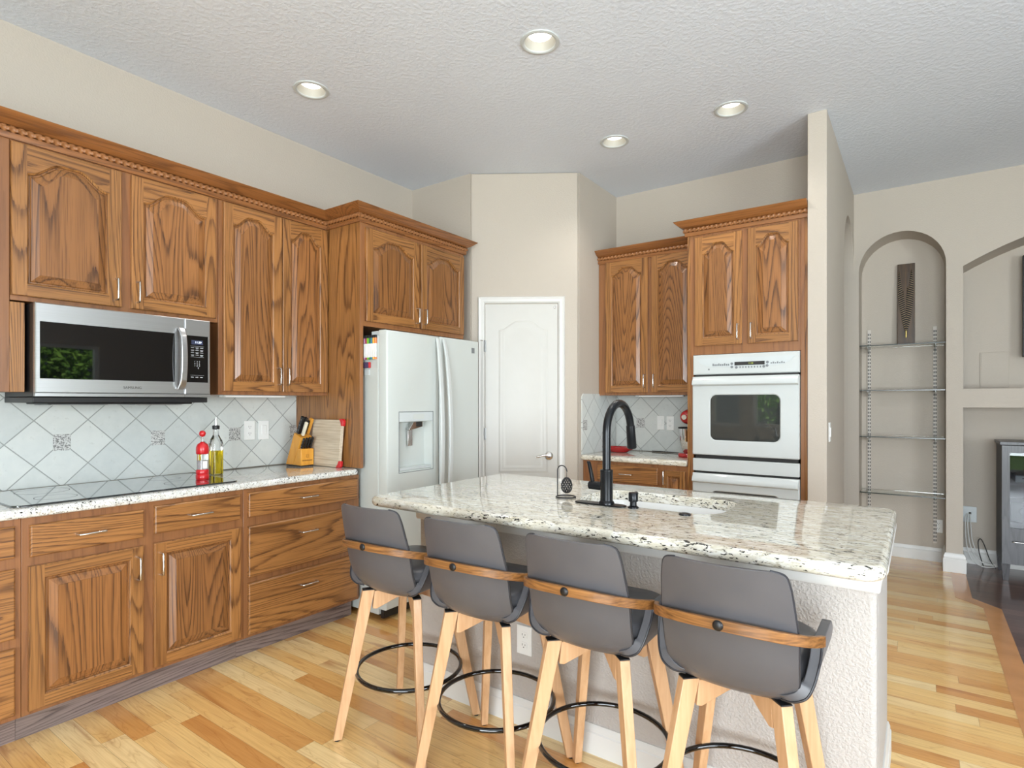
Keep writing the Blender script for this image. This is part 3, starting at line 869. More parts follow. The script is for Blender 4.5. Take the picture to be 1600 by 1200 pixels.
box('window', M['black_gloss'], md, 0.8335, 1.3755, -0.0005, 0.0018, 1.4495, 1.6935, bevel=0.0008)
hb = MB(); hp = []
for k in range(13):
    t = k/12; hp.append((1.402, -0.010 - 0.030*math.sin(PI*t)**0.5 if 0 < k < 12 else -0.001, 1.412 + 0.312*t))
L = []
for i, (x, y, z) in enumerate(hp):
    L.append([(x - 0.016, y, z), (x + 0.016, y, z), (x + 0.014, y - 0.012, z), (x - 0.014, y - 0.012, z)])
hb.loft(L); hb.build('handle', M['steel'], md, smooth=40, bevel=0.003)
text('lettering', 'SAMSUNG', 0.017, M['dark_print'], md, (1.186, -0.0006, 1.416), (R(90), 0, 0))
cp = frame_slab(MB(), 1.426, 1.554, 1.388, 1.774, 1.430, 1.541, 1.449, 1.690, 0.0, 0.0255, 0.002).build('control_panel', M['steel'], mw, smooth=30)
box('control_glass', M['black_gloss'], cp, 1.4305, 1.5405, -0.0006, 0.0018, 1.4495, 1.6895)
box('display', M['display'], cp, 1.456, 1.514, -0.0012, -0.0007, 1.645, 1.667)
text('clock_digits', '11:29', 0.015, M['digits'], cp, (1.490, -0.0014, 1.656), (R(90), 0, 0), 0.0002)
kb = MB()
for r_ in range(4):
    for c_ in range(3):
        x, z = 1.462 + 0.023*c_, 1.628 - 0.0125*r_
        kb.box(x - 0.008, x + 0.008, -0.0011, -0.0007, z - 0.0012, z + 0.0012)
        if (r_ + c_) % 2: kb.box(x - 0.006, x + 0.006, -0.0011, -0.0007, z - 0.0055, z - 0.0035)
for z in (1.636, 1.580, 1.486): kb.box(1.452, 1.520, -0.0011, -0.0007, z - 0.0004, z + 0.0004)
kb.build('key_legends', M['white_print'], cp, smooth=0)
for k, ch in enumerate('123456789'):
    pass
text('number_keys', '1  2  3\n4  5  6\n7  8  9\n    0', 0.011, M['white_print'], cp, (1.485, -0.0012, 1.540), (R(90), 0, 0), 0.0002)
kb = MB()
for c_ in range(3): kb.box(1.454 + 0.023*c_, 1.468 + 0.023*c_, -0.0011, -0.0007, 1.474, 1.478); 
kb.build('start_stop_legends', M['white_print'], cp, smooth=0)
b = MB(); b.box(0.817, 1.424, 0.0, 0.0255, 1.3735, 1.387); b.box(1.426, 1.554, 0.0, 0.0255, 1.3735, 1.387)
b.build('bottom_strip', M['steel'], mw)

# under-cabinet light bars
def light_bar(label, loc, rz, x0, x1):
    t = thing('under_cabinet_light', label, 'light', loc, rz)
    box('housing', M['enamel'], t, x0, x1, 0.05, 0.085, -0.014, 0.0, bevel=0.003)
    box('diffuser', M['porcelain'], t, x0 + 0.01, x1 - 0.01, 0.048, 0.052, -0.012, -0.003, bevel=0.001)
    box('end_plug', M['enamel_grey'], t, x0 - 0.022, x0, 0.055, 0.08, -0.012, 0.0, bevel=0.002)
light_bar('white light bar under the tall upper cabinet right of the microwave', (XU, 0, 1.388), LEFT, 1.70, 2.09)
light_bar('white light bar under the back wall upper cabinet', (0, YU, 1.400), 0, -1.83, -1.46)

# ------------------------------------------------------------------ cooktop
ck = thing('cooktop', 'black glass cooktop set in the left granite countertop', 'cooktop', (0, 0, 0))
MB().prism(rrect(-3.395, -2.872, 0.70, 1.615, 0.035), 'z', 0.9352, 0.9425).build('glass_top', M['cooktop'], ck, bevel=0.0015)
for k, (x, y, r_) in enumerate([(-3.26, 0.90, 0.10), (-3.02, 0.88, 0.075), (-3.26, 1.42, 0.075), (-3.02, 1.42, 0.10)]):
    MB().lathe([(r_, 0.0), (r_, 0.0003), (r_ - 0.003, 0.0003), (r_ - 0.003, 0.0)], 40, (x, y, 0.9424), cap0=False, cap1=False).build('burner_ring', M['grey_print'], ck)

# ------------------------------------------------------------------ refrigerator
fr = thing('refrigerator', 'white side-by-side refrigerator with ice dispenser', 'refrigerator', (-2.64, 0, 0), LEFT)
box('cabinet_body', M['fridge_skin'], fr, 2.412, 3.305, 0.076, 0.82, 0.035, 1.762, bevel=0.006)
ds = dict(x0=2.512, x1=2.818, z0=0.905, z1=1.284)
fd = MB(); y0, yb, e = 0.0, 0.070, 0.012
rows = [(2.412, 2.881, 0.075, 1.790, yb), (2.412, 2.881, 0.075, 1.790, y0 + e), (2.412 + e*0.4, 2.881 - e*0.4, 0.08, 1.786, y0 + e*0.3), (2.412 + e, 2.881 - e, 0.087, 1.778, y0),
        (ds['x0'], ds['x1'], ds['z0'], ds['z1'], y0), (ds['x0'], ds['x1'], ds['z0'], ds['z1'], 0.006), (ds['x0'] + 0.006, ds['x1'] - 0.006, ds['z0'] + 0.006, 1.222, 0.006), (ds['x0'] + 0.02, ds['x1'] - 0.02, ds['z0'] + 0.03, 1.215, 0.062)]
fd.loft([[(a, y, c), (b_, y, c), (b_, y, d), (a, y, d)] for a, b_, c, d, y in rows])
fz = fd.build('freezer_door', M['fridge_skin'], fr, smooth=40)
box('dispenser_panel', M['enamel_grey'], fz, ds['x0'] + 0.002, ds['x1'] - 0.002, 0.0, 0.0058, 1.224, ds['z1'] - 0.002, bevel=0.001)
box('dispenser_display', M['fridge_skin'], fz, 2.635, 2.735, -0.0012, -0.0001, 1.236, 1.27, bevel=0.0005)
nz = MB()
nz.prism([(2.652, 1.221), (2.735, 1.221), (2.735, 1.185), (2.62, 1.165), (2.612, 1.172)], 'y', 0.014, 0.045)
nz.build('dispenser_spout', M['chrome'], fz, bevel=0.003)
box('dispenser_lever', M['nickel'], fz, 2.625, 2.665, 0.036, 0.044, 1.065, 1.17, bevel=0.002)
box('spout_cavity', M['slot'], fz, 2.678, 2.725, 0.0115, 0.0135, 1.188, 1.219)
box('drip_tray', M['enamel_grey'], fz, ds['x0'] + 0.012, ds['x1'] - 0.012, 0.008, 0.055, 0.914, 0.93, bevel=0.002)
b = MB()
for x0, x1, z0, z1 in ((ds['x0'] - 0.003, ds['x1'] + 0.003, ds['z1'], ds['z1'] + 0.0035), (ds['x0'] - 0.003, ds['x1'] + 0.003, ds['z0'] - 0.0035, ds['z0']), (ds['x0'] - 0.0035, ds['x0'], ds['z0'], ds['z1']), (ds['x1'], ds['x1'] + 0.0035, ds['z0'], ds['z1'])):
    b.box(x0, x1, -0.0010, 0.0004, z0, z1)
b.build('dispenser_trim', M['grey_print'], fz, smooth=0)
box('fresh_food_door', M['fridge_skin'], fr, 2.887, 3.305, 0.0, 0.070, 0.075, 1.790, bevel=0.010, seg=3)
def bow_handle(x, s):
    L = []
    for k in range(21):
        t = k/20; z = 0.40 + 1.375*t
        bow = math.sin(PI*t) ** 0.7 if 0 < k < 20 else 0
        y = -0.001 - 0.058*bow; xx = x + s*0.012*bow
        wd = 0.019 - 0.006*(1 - bow)
        L.append([(xx - wd, y, z), (xx + wd, y, z), (xx + wd*0.8, y - 0.014, z), (xx - wd*0.8, y - 0.014, z)])
    return MB().loft(L).build('door_handle', M['enamel'], fr, smooth=50, bevel=0.003)
bow_handle(2.853, -1); bow_handle(2.915, 1)
lg = MB(); lg.box(3.222, 3.256, -0.0012, 0.0, 1.700, 1.738)
lg.build('maker_badge', M['grey_print'], fr, bevel=0.001)
for z in (1.7905,):
    box('hinge_cover', M['enamel_grey'], fr, 2.43, 2.50, 0.05, 0.16, 1.763, 1.789, bevel=0.003)
    box('hinge_cover', M['enamel_grey'], fr, 3.22, 3.29, 0.05, 0.16, 1.763, 1.789, bevel=0.003)
box('kick_grille', M['black'], fr, 2.43, 3.29, 0.05, 0.075, 0.012, 0.072, bevel=0.002)
for x in (2.50, 3.22):
    MB().lathe([(0.022, 0.0), (0.022, 0.03), (0.01, 0.036)], 14, (x, 0.14, 0.0)).build('leveling_foot', M['black'], fr)

# markers and magnets on the refrigerator side (faces the camera)
cols = [(206, 150, 190), (150, 40, 60), (120, 190, 30), (30, 110, 70), (40, 120, 150), (240, 180, 60), (236, 130, 70)]
names = ['pink', 'dark red', 'lime green', 'dark green', 'teal', 'yellow', 'orange']
for k, (cc, nm) in enumerate(zip(cols, names)):
    t = thing('marker', f'{nm} banded whiteboard marker with black cap on the refrigerator side', 'marker', (-2.832 + 0.0168*k, 2.411, 1.612), 0, 'markers on the refrigerator side')
    MB().lathe([(0.0065, 0.0), (0.0075, 0.002), (0.0075, 0.088), (0.0065, 0.09)], 12, (0, -0.0085, 0.012)).build('barrel', M['white_plastic'], t)
    MB().lathe([(0.0078, 0.0), (0.0078, 0.034)], 12, (0, -0.0085, 0.098)).build('colour_band', plain('marker_' + nm.replace(' ', '_'), cc, 0.4), t)
    MB().lathe([(0.0076, 0.0), (0.0076, 0.012), (0.005, 0.014)], 12, (0, -0.0085, 0.0)).build('tip_plug', plain('marker_tip_' + nm.replace(' ', '_'), cc, 0.4), t)
    MB().lathe([(0.0082, 0.0), (0.0082, 0.016), (0.007, 0.018)], 12, (0, -0.0085, 0.132)).build('cap', M['black'], t)
er = thing('whiteboard_eraser', 'small dark purple eraser with red end below the markers', 'eraser', (-2.82, 2.411, 1.578), 0)
box('felt_block', plain('purple_felt', (70, 56, 88), 0.8), er, -0.04, 0.03, -0.016, -0.001, -0.018, 0.018, bevel=0.004)
box('end_band', M['red'], er, 0.0301, 0.038, -0.016, -0.001, -0.018, 0.018, bevel=0.002)
tag(box('magnet', M['enamel_grey'], None, -2.838, -2.792, 2.403, 2.4112, 1.515, 1.55, bevel=0.001), 'pale grey square magnet under the eraser on the refrigerator', 'magnet')

# ------------------------------------------------------------------ double wall oven, face plane y = 3.99
ov = thing('double_wall_oven', 'white double wall oven built into the tall oak cabinet', 'oven', (0, YO - 0.001, 0))
OX0, OX1 = -1.2735, -0.6065
b = MB(); b.box(OX0 + 0.01, OX1 - 0.01, 0.001, 0.55, 0.325, 1.66)
b.build('oven_body', M['black'], ov)
cpn = MB()
cpn.loft([[(a, y, c), (b_, y, c), (b_, y, d), (a, y, d)] for a, b_, c, d, y in [(OX0, OX1, 1.534, 1.668, 0.0), (OX0, OX1, 1.534, 1.668, -0.02), (OX0+0.006, OX1-0.006, 1.540, 1.662, -0.026)]])
cp_ = cpn.build('control_panel', M['enamel'], ov, smooth=30)
# shallow curved control field
sw = [(-1.248, 1.642), (-1.225, 1.612), (-1.19, 1.594), (-1.15, 1.585), (-0.73, 1.585), (-0.69, 1.594), (-0.655, 1.612), (-0.632, 1.642)]
MB().prism(sw, 'y', -0.0275, -0.0261).build('control_field', M['enamel_grey'], cp_, smooth=0)
box('display', M['slot'], cp_, -0.997, -0.81, -0.0286, -0.0276, 1.590, 1.613)
text('clock_digits', '11:28', 0.014, M['digits_green'], cp_, (-0.895, -0.0289, 1.6015), (R(90), 0, 0), 0.0002)
kn = MB()
for x, z in ((-1.014, 1.602), (-0.793, 1.604), (-0.815, 1.578), (-0.795, 1.583), (-1.014, 1.58), (-0.985, 1.576)):
    kn.lathe([(0.0085, 0.0), (0.0085, 0.0015), (0.007, 0.002)], 16, (x, -0.0275, z), axis='y')
kn.build('control_buttons', M['grey_print'], cp_)
pr = MB()
for k in range(9):
    x = -1.14 + 0.0125*k; pr.box(x, x + 0.009, -0.0282, -0.0276, 1.590, 1.602 if k % 3 else 1.606)
for k in range(7):
    x = -0.775 + 0.0125*k; pr.box(x, x + 0.009, -0.0282, -0.0276, 1.594, 1.606 if k % 2 else 1.602)
for k in range(8):
    x = -0.965 + 0.018*k; pr.box(x, x + 0.007, -0.0282, -0.0276, 1.571, 1.583)
pr.build('printed_legends', M['grey_print'], cp_, smooth=0)
MB().lathe([(0.006, 0.0), (0.006, 0.001)], 14, (-1.165, -0.0262, 1.568), axis='y').build('maker_badge', M['grey_print'], cp_)
def oven_door(z0, z1, wz0, wz1):
    d = MB()
    hx0, hx1 = -1.157, -0.712
    # slab whose front carries a rounded window
    N = 7
    outer = lambda x0, x1, a, c, y: [(x, y, z) for x, z in rrect(x0, x1, a, c, 0.004, N)]
    win = lambda g, y: [(x, y, z) for x, z in rrect(hx0 + g, hx1 - g, wz0 + g, wz1 - g, 0.045 - g, N)]
    d.loft([outer(OX0, OX1, z0, z1, -0.001), outer(OX0, OX1, z0, z1, -0.034), outer(OX0 + 0.006, OX1 - 0.006, z0 + 0.006, z1 - 0.006, -0.040), win(0, -0.040), win(0.006, -0.034)])
    dd = d.build('oven_door', M['enamel'], ov, smooth=35)
    MB().loft([win(0.006, -0.0342), win(0.006, -0.0358)]).build('door_window', M['oven_glass'], dd, smooth=0)
    # full-width integral handle ledge
    hp = [(z1 - 0.006, -0.040), (z1 - 0.012, -0.046), (z1 - 0.03, -0.062), (z1 - 0.05, -0.068), (z1 - 0.056, -0.066), (z1 - 0.06, -0.052), (z1 - 0.066, -0.0402)]
    MB().loft([[(x, y, z) for z, y in hp] for x in (OX0 + 0.004, OX1 - 0.004)]).build('door_handle', M['enamel'], dd, smooth=50, bevel=0.002)
    return dd
M['oven_glass'] = plain('oven_window_glass', (52, 54, 52), 0.02, spec=0.8, coat=0.6, var=0.0)
oven_door(0.988, 1.520, 1.085, 1.400)
oven_door(0.345, 0.862, 0.44, 0.752)
MB().box(OX0, OX1, -0.030, -0.001, 0.876, 0.962).build('middle_rail', M['enamel'], ov, bevel=0.004)
for z0, z1 in ((1.521, 1.533), (0.963, 0.987), (0.863, 0.875)):
    box('vent_gap', M['slot'], ov, OX0 + 0.015, OX1 - 0.012, -0.012, -0.001, z0, z1)

# ------------------------------------------------------------------ island
isl = thing('kitchen_island', 'textured plaster kitchen island base with white crown under the granite', 'island', (0, 0, 0))
IX0, IX1, IY0, IY1 = -1.95, -0.10, 1.986, 2.66
b = MB()
b.prism(rrect(IX0, IX1, IY0, IY0 + 0.10, 0.018, 4), 'z', 0, 0.8925)
b.build('knee_wall', M['wall_tex'], isl, smooth=30)
box('side_wall', M['wall_tex'], isl, IX0, IX0 + 0.10, IY0 + 0.1005, IY1, 0, 0.8925)
box('side_wall', M['wall_tex'], isl, IX1 - 0.10, IX1, IY0 + 0.1005, IY1, 0, 0.8925)
box('cabinet_front', M['oak_frame'], isl, IX0 + 0.1005, IX1 - 0.1005, IY1 - 0.03, IY1 - 0.01, 0.10, 0.8925)
icp = [(0.0, 0.792), (0.006, 0.792), (0.010, 0.800), (0.010, 0.812), (0.013, 0.830), (0.020, 0.846), (0.027, 0.856), (0.030, 0.864), (0.030, 0.8925), (0.0, 0.8925)]
ipath = [(IX0, IY1), (IX0, IY0), (IX1, IY0), (IX1, IY1)]
sweep(MB(), ipath, icp).build('crown', M['trim'], isl, smooth=30)
sweep(MB(), ipath, base_prof(0.112, 0.014)).build('baseboard', M['trim'], isl, smooth=30)
TX0, TX1, TY0, TY1, TZ0, TZ1 = -1.985, -0.066, 1.690, 2.700, 0.8935, 0.935
def isl_loop(d, z): return [(x, y, z) for x, y in rrect(TX0 + d, TX1 - d, TY0 + d, TY1 - d, 0.065 - d, 8)]
def hole(z, g=0.0): return [(x, y, z) for x, y in rrect(-1.200 + g, -0.597 - g, 2.132 + g, 2.490 - g, 0.10 - g, 8)]
L = [hole(TZ0)]
r_ = 0.019
for k in range(7):
    a = R(90*k/6); L.append(isl_loop(r_*(1 - math.sin(a)), TZ0 + r_*(1 - math.cos(a))))
for k in range(7):
    a = R(90*k/6); L.append(isl_loop(r_*(1 - math.cos(a)), TZ1 - r_*(1 - math.sin(a))))
L += [hole(TZ1, -0.003), hole(TZ1 - 0.003), hole(TZ0)]
it = MB().loft(L, 0, False, False).build('island_countertop', M['granite'], smooth=40)
tag(it, 'large cream granite island countertop with dark flecks and sink cutout', 'countertop')
sk = thing('sink', 'white undermount sink set into the island countertop', 'sink', (-0.9, 2.31, 0.70))
o = sk.location
def sl(g, z, r): return [(x - o.x, y - o.y, z - o.z) for x, y in rrect(-1.200 + g, -0.597 - g, 2.132 + g, 2.490 - g, r, 8)]
MB().loft([sl(-0.02, 0.893, 0.11), sl(0.002, 0.893, 0.10), sl(0.004, 0.885, 0.10), sl(0.012, 0.72, 0.09), sl(0.03, 0.705, 0.07), sl(0.028, 0.695, 0.07), sl(-0.004, 0.72, 0.1), sl(-0.02, 0.885, 0.11)], 0, False, False).build('rim_and_walls', M['porcelain'], sk, smooth=50)
MB().loft([sl(0.028, 0.6949, 0.07), sl(0.028, 0.7055, 0.07)]).build('basin_floor', M['porcelain'], sk, smooth=30)
MB().lathe([(0.045, 0.0), (0.045, 0.003), (0.03, 0.001)], 24, (0, 0, 0.0056)).build('drain', M['nickel'], sk)

# faucet
fc = thing('kitchen_faucet', 'black high-arc pull-down faucet with side lever on the island', 'faucet', (-1.022, 2.100, TZ1))
MB().prism([(x, y) for x, y in rrect(-0.140, 0.084, -0.026, 0.026, 0.0255, 6)], 'z', 0.0002, 0.006).build('deck_plate', M['black_metal'], fc, bevel=0.002)
MB().lathe([(0.031, 0.006), (0.031, 0.012), (0.027, 0.018), (0.025, 0.02), (0.025, 0.135), (0.0255, 0.137), (0.0255, 0.142), (0.018, 0.145)], 28).build('body', M['black_metal'], fc, smooth=40)
sp = [(0, 0, 0.14), (0, 0, 0.22), (0, 0, 0.290)]
for k in range(1, 15):
    a = R(180 - 168*k/14); sp.append((0, 0.118 + 0.118*math.cos(a), 0.290 + 0.118*math.sin(a)))
MB().tube(sp, 0.0165, 18).build('spout', M['black_metal'], fc, smooth=60)
e1 = Vector(sp[-1]); dv = Vector((0, 0.16, -0.987)).normalized()
MB().tube([e1, e1 + dv*0.002, e1 + dv*0.004, e1 + dv*0.10, e1 + dv*0.104], [0.0165, 0.0165, 0.019, 0.021, 0.018], 18).build('spray_head', M['black_metal'], fc, smooth=40)
MB().tube([(-0.02, 0, 0.075), (-0.075, 0, 0.075), (-0.078, 0, 0.075)], [0.017, 0.017, 0.014], 16).build('lever_hub', M['black_metal'], fc, smooth=40)
lv = MB(); L = []
for x, z, wd in ((-0.062, 0.088, 0.009), (-0.068, 0.12, 0.0085), (-0.078, 0.162, 0.007), (-0.082, 0.172, 0.006)):
    L.append([(x - 0.006, -wd, z), (x + 0.006, -wd, z), (x + 0.006, wd, z), (x - 0.006, wd, z)])
lv.loft(L); lv.build('lever', M['black_metal'], fc, bevel=0.002)
sd_ = thing('soap_dispenser', 'short black soap dispenser beside the faucet', 'soap dispenser', (-0.91, 2.105, TZ1))
MB().lathe([(0.021, 0.0002), (0.021, 0.005), (0.013, 0.010), (0.013, 0.026)], 20).build('base', M['black_metal'], sd_, smooth=40)
MB().lathe([(0.018, 0.0262), (0.0185, 0.028), (0.0185, 0.058), (0.016, 0.061)], 20).build('pump_head', M['black_metal'], sd_, smooth=40)
MB().tube([(0, 0, 0.056), (0.0, 0.03, 0.056), (0.0, 0.04, 0.05)], [0.006, 0.006, 0.005], 10).build('nozzle', M['black_metal'], sd_)
asw = MB().lathe([(0.022, 0.0002), (0.022, 0.004), (0.018, 0.007), (0.012, 0.0075), (0.010, 0.006)], 24).build('air_switch', M['black_metal'], loc=(-0.70, 2.085, TZ1), smooth=40)
tag(asw, 'round dark button in the granite in front of the sink', 'button')

# hanging wire egg on a crook stand
eg = thing('hanging_ornament', 'wire mesh egg hanging from a crook stand on the island', 'ornament', (-1.247, 2.165, TZ1))
MB().tube([(0.042*math.cos(2*PI*k/28), 0.042*math.sin(2*PI*k/28), 0.004) for k in range(28)], 0.003, 8, closed=True).build('stand_ring', M['wire'], eg, smooth=60)
cr = [(-0.042, 0, 0.004), (-0.042, 0, 0.06), (-0.042, 0, 0.115)]
for k in range(1, 9):
    a = R(180 - 170*k/8); cr.append((-0.019 + 0.023*math.cos(a), 0, 0.115 + 0.023*math.sin(a)))
cr += [(0.006, 0, 0.112)]
MB().tube(cr, 0.0025, 8).build('crook', M['wire'], eg, smooth=60)
wb_ = MB()
def egg(t): # t 0..1 bottom to top
    z = 0.020 + 0.068*t; r = 0.0245*math.sqrt(max(0.0, 1 - (2*t - 1)**2)) * (1.08 - 0.22*t); return r, z
for sgn in (1, -1):
    for j in range(12):
        pts = []
        for k in range(17):
            t = 0.02 + 0.96*k/16; r, z = egg(t); a = 2*PI*j/12 + sgn*1.9*t
            pts.append((0.004 + r*math.cos(a), r*math.sin(a), z))
        wb_.tube(pts, 0.0016, 5)
wb_.build('wire_egg', M['wire'], eg, smooth=60)
MB().tube([(0.004, 0, 0.087), (0.004, 0, 0.112)], 0.0012, 6).build('hook', M['wire'], eg)

# ------------------------------------------------------------------ bar stools
def lerp(tab, z):
    for (a, va), (b_, vb) in zip(tab[:-1], tab[1:]):
        if z <= b_:
            t = (z - a)/(b_ - a); t = max(0, min(1, t)); return va + (vb - va)*t
    return tab[-1][1]
HWT = [(0.590, 0.090), (0.594, 0.116), (0.604, 0.138), (0.625, 0.155), (0.660, 0.165), (0.78, 0.169), (0.90, 0.158), (0.930, 0.152), (0.941, 0.146), (0.947, 0.134), (0.950, 0.115)]
CYT = [(0.590, -0.125), (0.610, -0.158), (0.65, -0.185), (0.70, -0.205), (0.80, -0.228), (0.95, -0.262)]
def bar_stool(x, y, rot_shell, rot_base, label):
    t = thing('bar_stool', label, 'bar stool', (x, y, 0), 0, 'bar stools along the island')
    Mb = Matrix.Rotation(R(rot_base), 4, 'Z'); Ms = Matrix.Rotation(R(rot_shell), 4, 'Z')
    def mb(m):
        b = MB(); b.M = m; return b
    dirs = [R(a) for a in (-135, -45, 45, 135)]
    for a in dirs:
        c, s_ = math.cos(a), math.sin(a)
        L = []
        for r, z, wr, wt in ((0.286, 0.006, 0.017, 0.0135), (0.235, 0.255, 0.020, 0.0145), (0.166, 0.590, 0.024, 0.0155)):
            L.append([(c*(r + i*wr) - s_*j*wt, s_*(r + i*wr) + c*j*wt, z) for i, j in ((-1, -1), (1, -1), (1, 1), (-1, 1))])
        lg = mb(Mb); lg.loft(L); leg = lg.build('leg', M['beech'], t, bevel=0.002)
        f = mb(Mb); f.lathe([(0.011, 0.0), (0.011, 0.0058)], 12, (c*0.2866, s_*0.2866, 0)); f.build('foot_pad', M['black'], leg)
        cpb = mb(Mb); L = []
        for r, z in ((0.1658, 0.5902), (0.1655, 0.5935)):
            L.append([(c*(r + i*0.024) - s_*j*0.0155, s_*(r + i*0.024) + c*j*0.0155, z) for i, j in ((-1, -1), (1, -1), (1, 1), (-1, 1))])
        cpb.loft(L); cpb.build('end_cap', M['black'], leg)
    for a in (dirs[0], dirs[1]):
        c, s_ = math.cos(a), math.sin(a); b = mb(Mb)
        prof = [(-0.143, 0.585), (-0.150, 0.515), (-0.135, 0.512), (-0.05, 0.550), (0.05, 0.550), (0.135, 0.512), (0.150, 0.515), (0.143, 0.585)]
        b.loft([[(c*r - s_*j, s_*r + c*j, z - (0.0006 if a == dirs[0] else 0)) for r, z in prof] for j in (-0.0135, 0.0135)])
        b.build('cross_brace', M['beech'], t, bevel=0.0015)
    b = mb(Mb); b.tube([(0.212*math.cos(2*PI*k/48), 0.212*math.sin(2*PI*k/48), 0.255) for k in range(48)], 0.0085, 10, closed=True)
    b.build('foot_ring', M['black_gloss'], t, smooth=60)
    b = mb(Mb); b.lathe([(0.085, 0.5855), (0.085, 0.598), (0.06, 0.602)], 24); b.build('swivel_plate', M['black'], t)
    # back panel: padded sheet, outer face curved
    nv, nu = 30, 14; L = []; edge_l, edge_r = [], []
    zs = sorted({0.590, 0.592, 0.594, 0.599, 0.604, 0.614, 0.625, 0.642, 0.66, 0.675, 0.925, 0.932, 0.938, 0.942, 0.946, 0.9485, 0.950, *[0.69 + 0.018*k for k in range(13)]})
    for z in zs:
        w_, cy = lerp(HWT, z), lerp(CYT, z); row = []
        for i in range(nu + 1):
            u = -1 + 2*i/nu; xx = u*w_; row.append((xx, cy + 1.25*xx*xx, z))
        edge_l.append((row[0][0], row[0][1] + 0.006, z)); edge_r.append((row[-1][0], row[-1][1] + 0.006, z))
        tz = max(0.0, min(1.0, (0.950 - z)/0.05)) ** 0.5 * max(0.25, min(1.0, (z - 0.59)/0.04))
        for i in range(nu, -1, -1):
            u = -1 + 2*i/nu; xx = u*w_*0.985
            th = 0.012 + (0.034*(1 - abs(u)**4))*tz
            row.append((xx, cy + 1.25*xx*xx + th, z - 0.002*0))
        L.append(row)
    b = mb(Ms); b.loft(L); bk = b.build('backrest', M['leather'], t, smooth=60, bevel=0.003)
    for ed in (edge_l, edge_r):
        b = mb(Ms); b.tube(ed, 0.0035, 6); b.build('piping', M['piping'], bk, smooth=60)
    # seat pan and cushion
    b = mb(Ms); P = lambda sx, y0_, y1_, z, r: [(x_, y_, z) for x_, y_ in rrect(-sx, sx, y0_, y1_, r, 6)]
    b.loft([P(0.09, -0.12, 0.12, 0.6025, 0.05), P(0.13, -0.15, 0.17, 0.610, 0.07), P(0.165, -0.165, 0.195, 0.630, 0.08), P(0.172, -0.17, 0.205, 0.650, 0.08)])
    b.build('seat_shell', M['leather'], t, smooth=60)
    b = mb(Ms); b.loft([P(0.168, -0.16, 0.200, 0.6505, 0.08), P(0.172, -0.165, 0.208, 0.665, 0.08), P(0.168, -0.16, 0.204, 0.690, 0.08), P(0.150, -0.145, 0.185, 0.702, 0.07), P(0.10, -0.10, 0.13, 0.706, 0.05)])
    b.build('seat_cushion', M['leather'], t, smooth=60)
    # side wings
    for s in (-1, 1):
        sec = [(0.120, 0.606), (0.150, 0.613), (0.178, 0.629), (0.192, 0.655), (0.200, 0.686), (0.205, 0.718), (0.207, 0.750)]
        ya = [-0.135, -0.150, -0.150, -0.142, -0.128, -0.112, -0.100]
        yb_ = [0.10, 0.14, 0.165, 0.175, 0.170, 0.140, 0.095]
        def fine_(v):
            out = []
            for i in range(len(v) - 1):
                p0, p1, p2, p3 = v[max(i-1, 0)], v[i], v[i+1], v[min(i+2, len(v)-1)]
                for k in range(4):
                    q = k/4; out.append(0.5*((2*p1) + (p2-p0)*q + (2*p0-5*p1+4*p2-p3)*q*q + (3*p1-p0-3*p2+p3)*q**3))
            return out + [v[-1]]
        sec = list(zip(fine_([p[0] for p in sec]), fine_([p[1] for p in sec]))); ya = fine_(ya); yb_ = fine_(yb_)
        L = []
        for (x_, z_), a_, c_ in zip(sec, ya, yb_):
            row = []
            for k in range(9): row.append((s*x_, a_ + (c_ - a_)*k/8, z_))
            for k in range(8, -1, -1): row.append((s*(x_ - 0.024), a_ + (c_ - a_)*k/8, z_ + 0.010 if z_ < 0.66 else z_))
            L.append(row)
        b = mb(Ms); b.loft(L); wg = b.build('side_wing', M['leather'], t, smooth=60, bevel=0.006)
        b = mb(Ms); b.tube([(s*(x_ + 0.001), a_ - 0.001, z_) for (x_, z_), a_ in zip(sec, ya)], 0.003, 6); b.build('piping', M['piping'], wg, smooth=60)
    # bentwood rail round the back
    L = []
    for k in range(41):
        th = R(-74 + 148*k/40); sn, cs = math.sin(th), math.cos(th)
        X = 0.2185*math.copysign(abs(sn)**0.8, sn); Y = 0.01 - 0.262*abs(cs)**0.6; Z = 0.802 - 0.052*(1 - cs)
        nx = math.copysign(abs(sn)**1.2, sn); ny = -abs(cs)**1.2; q = math.hypot(nx, ny); nx, ny = nx/q, ny/q
        L.append([(X - nx*0.006, Y - ny*0.006, Z - 0.0138), (X + nx*0.006, Y + ny*0.006, Z - 0.0138), (X + nx*0.006, Y + ny*0.006, Z + 0.0138), (X - nx*0.006, Y - ny*0.006, Z + 0.0138)])
    b = mb(Ms); b.loft(L); rl = b.build('arm_rail', M['walnut'], t, smooth=50, bevel=0.002)
    b = mb(Ms); b.lathe([(0.013, 0.0), (0.013, 0.003), (0.008, 0.006), (0.0, 0.0065)], 18, (0, -0.2585, 0.802), axis='y'); b.build('bolt_cap', M['black'], rl, smooth=60)
    return t
bar_stool(-1.725, 1.70, 3, 9.5, 'grey leatherette bar stool nearest the refrigerator, first of four')
bar_stool(-1.275, 1.70, 3, 2, 'grey leatherette bar stool second from the refrigerator, in front of the island outlet')
bar_stool(-0.840, 1.70, 1, 1, 'grey leatherette bar stool third from the refrigerator, in front of the faucet')
bar_stool(-0.402, 1.70, 0, 0, 'grey leatherette bar stool at the island end farthest from the refrigerator')

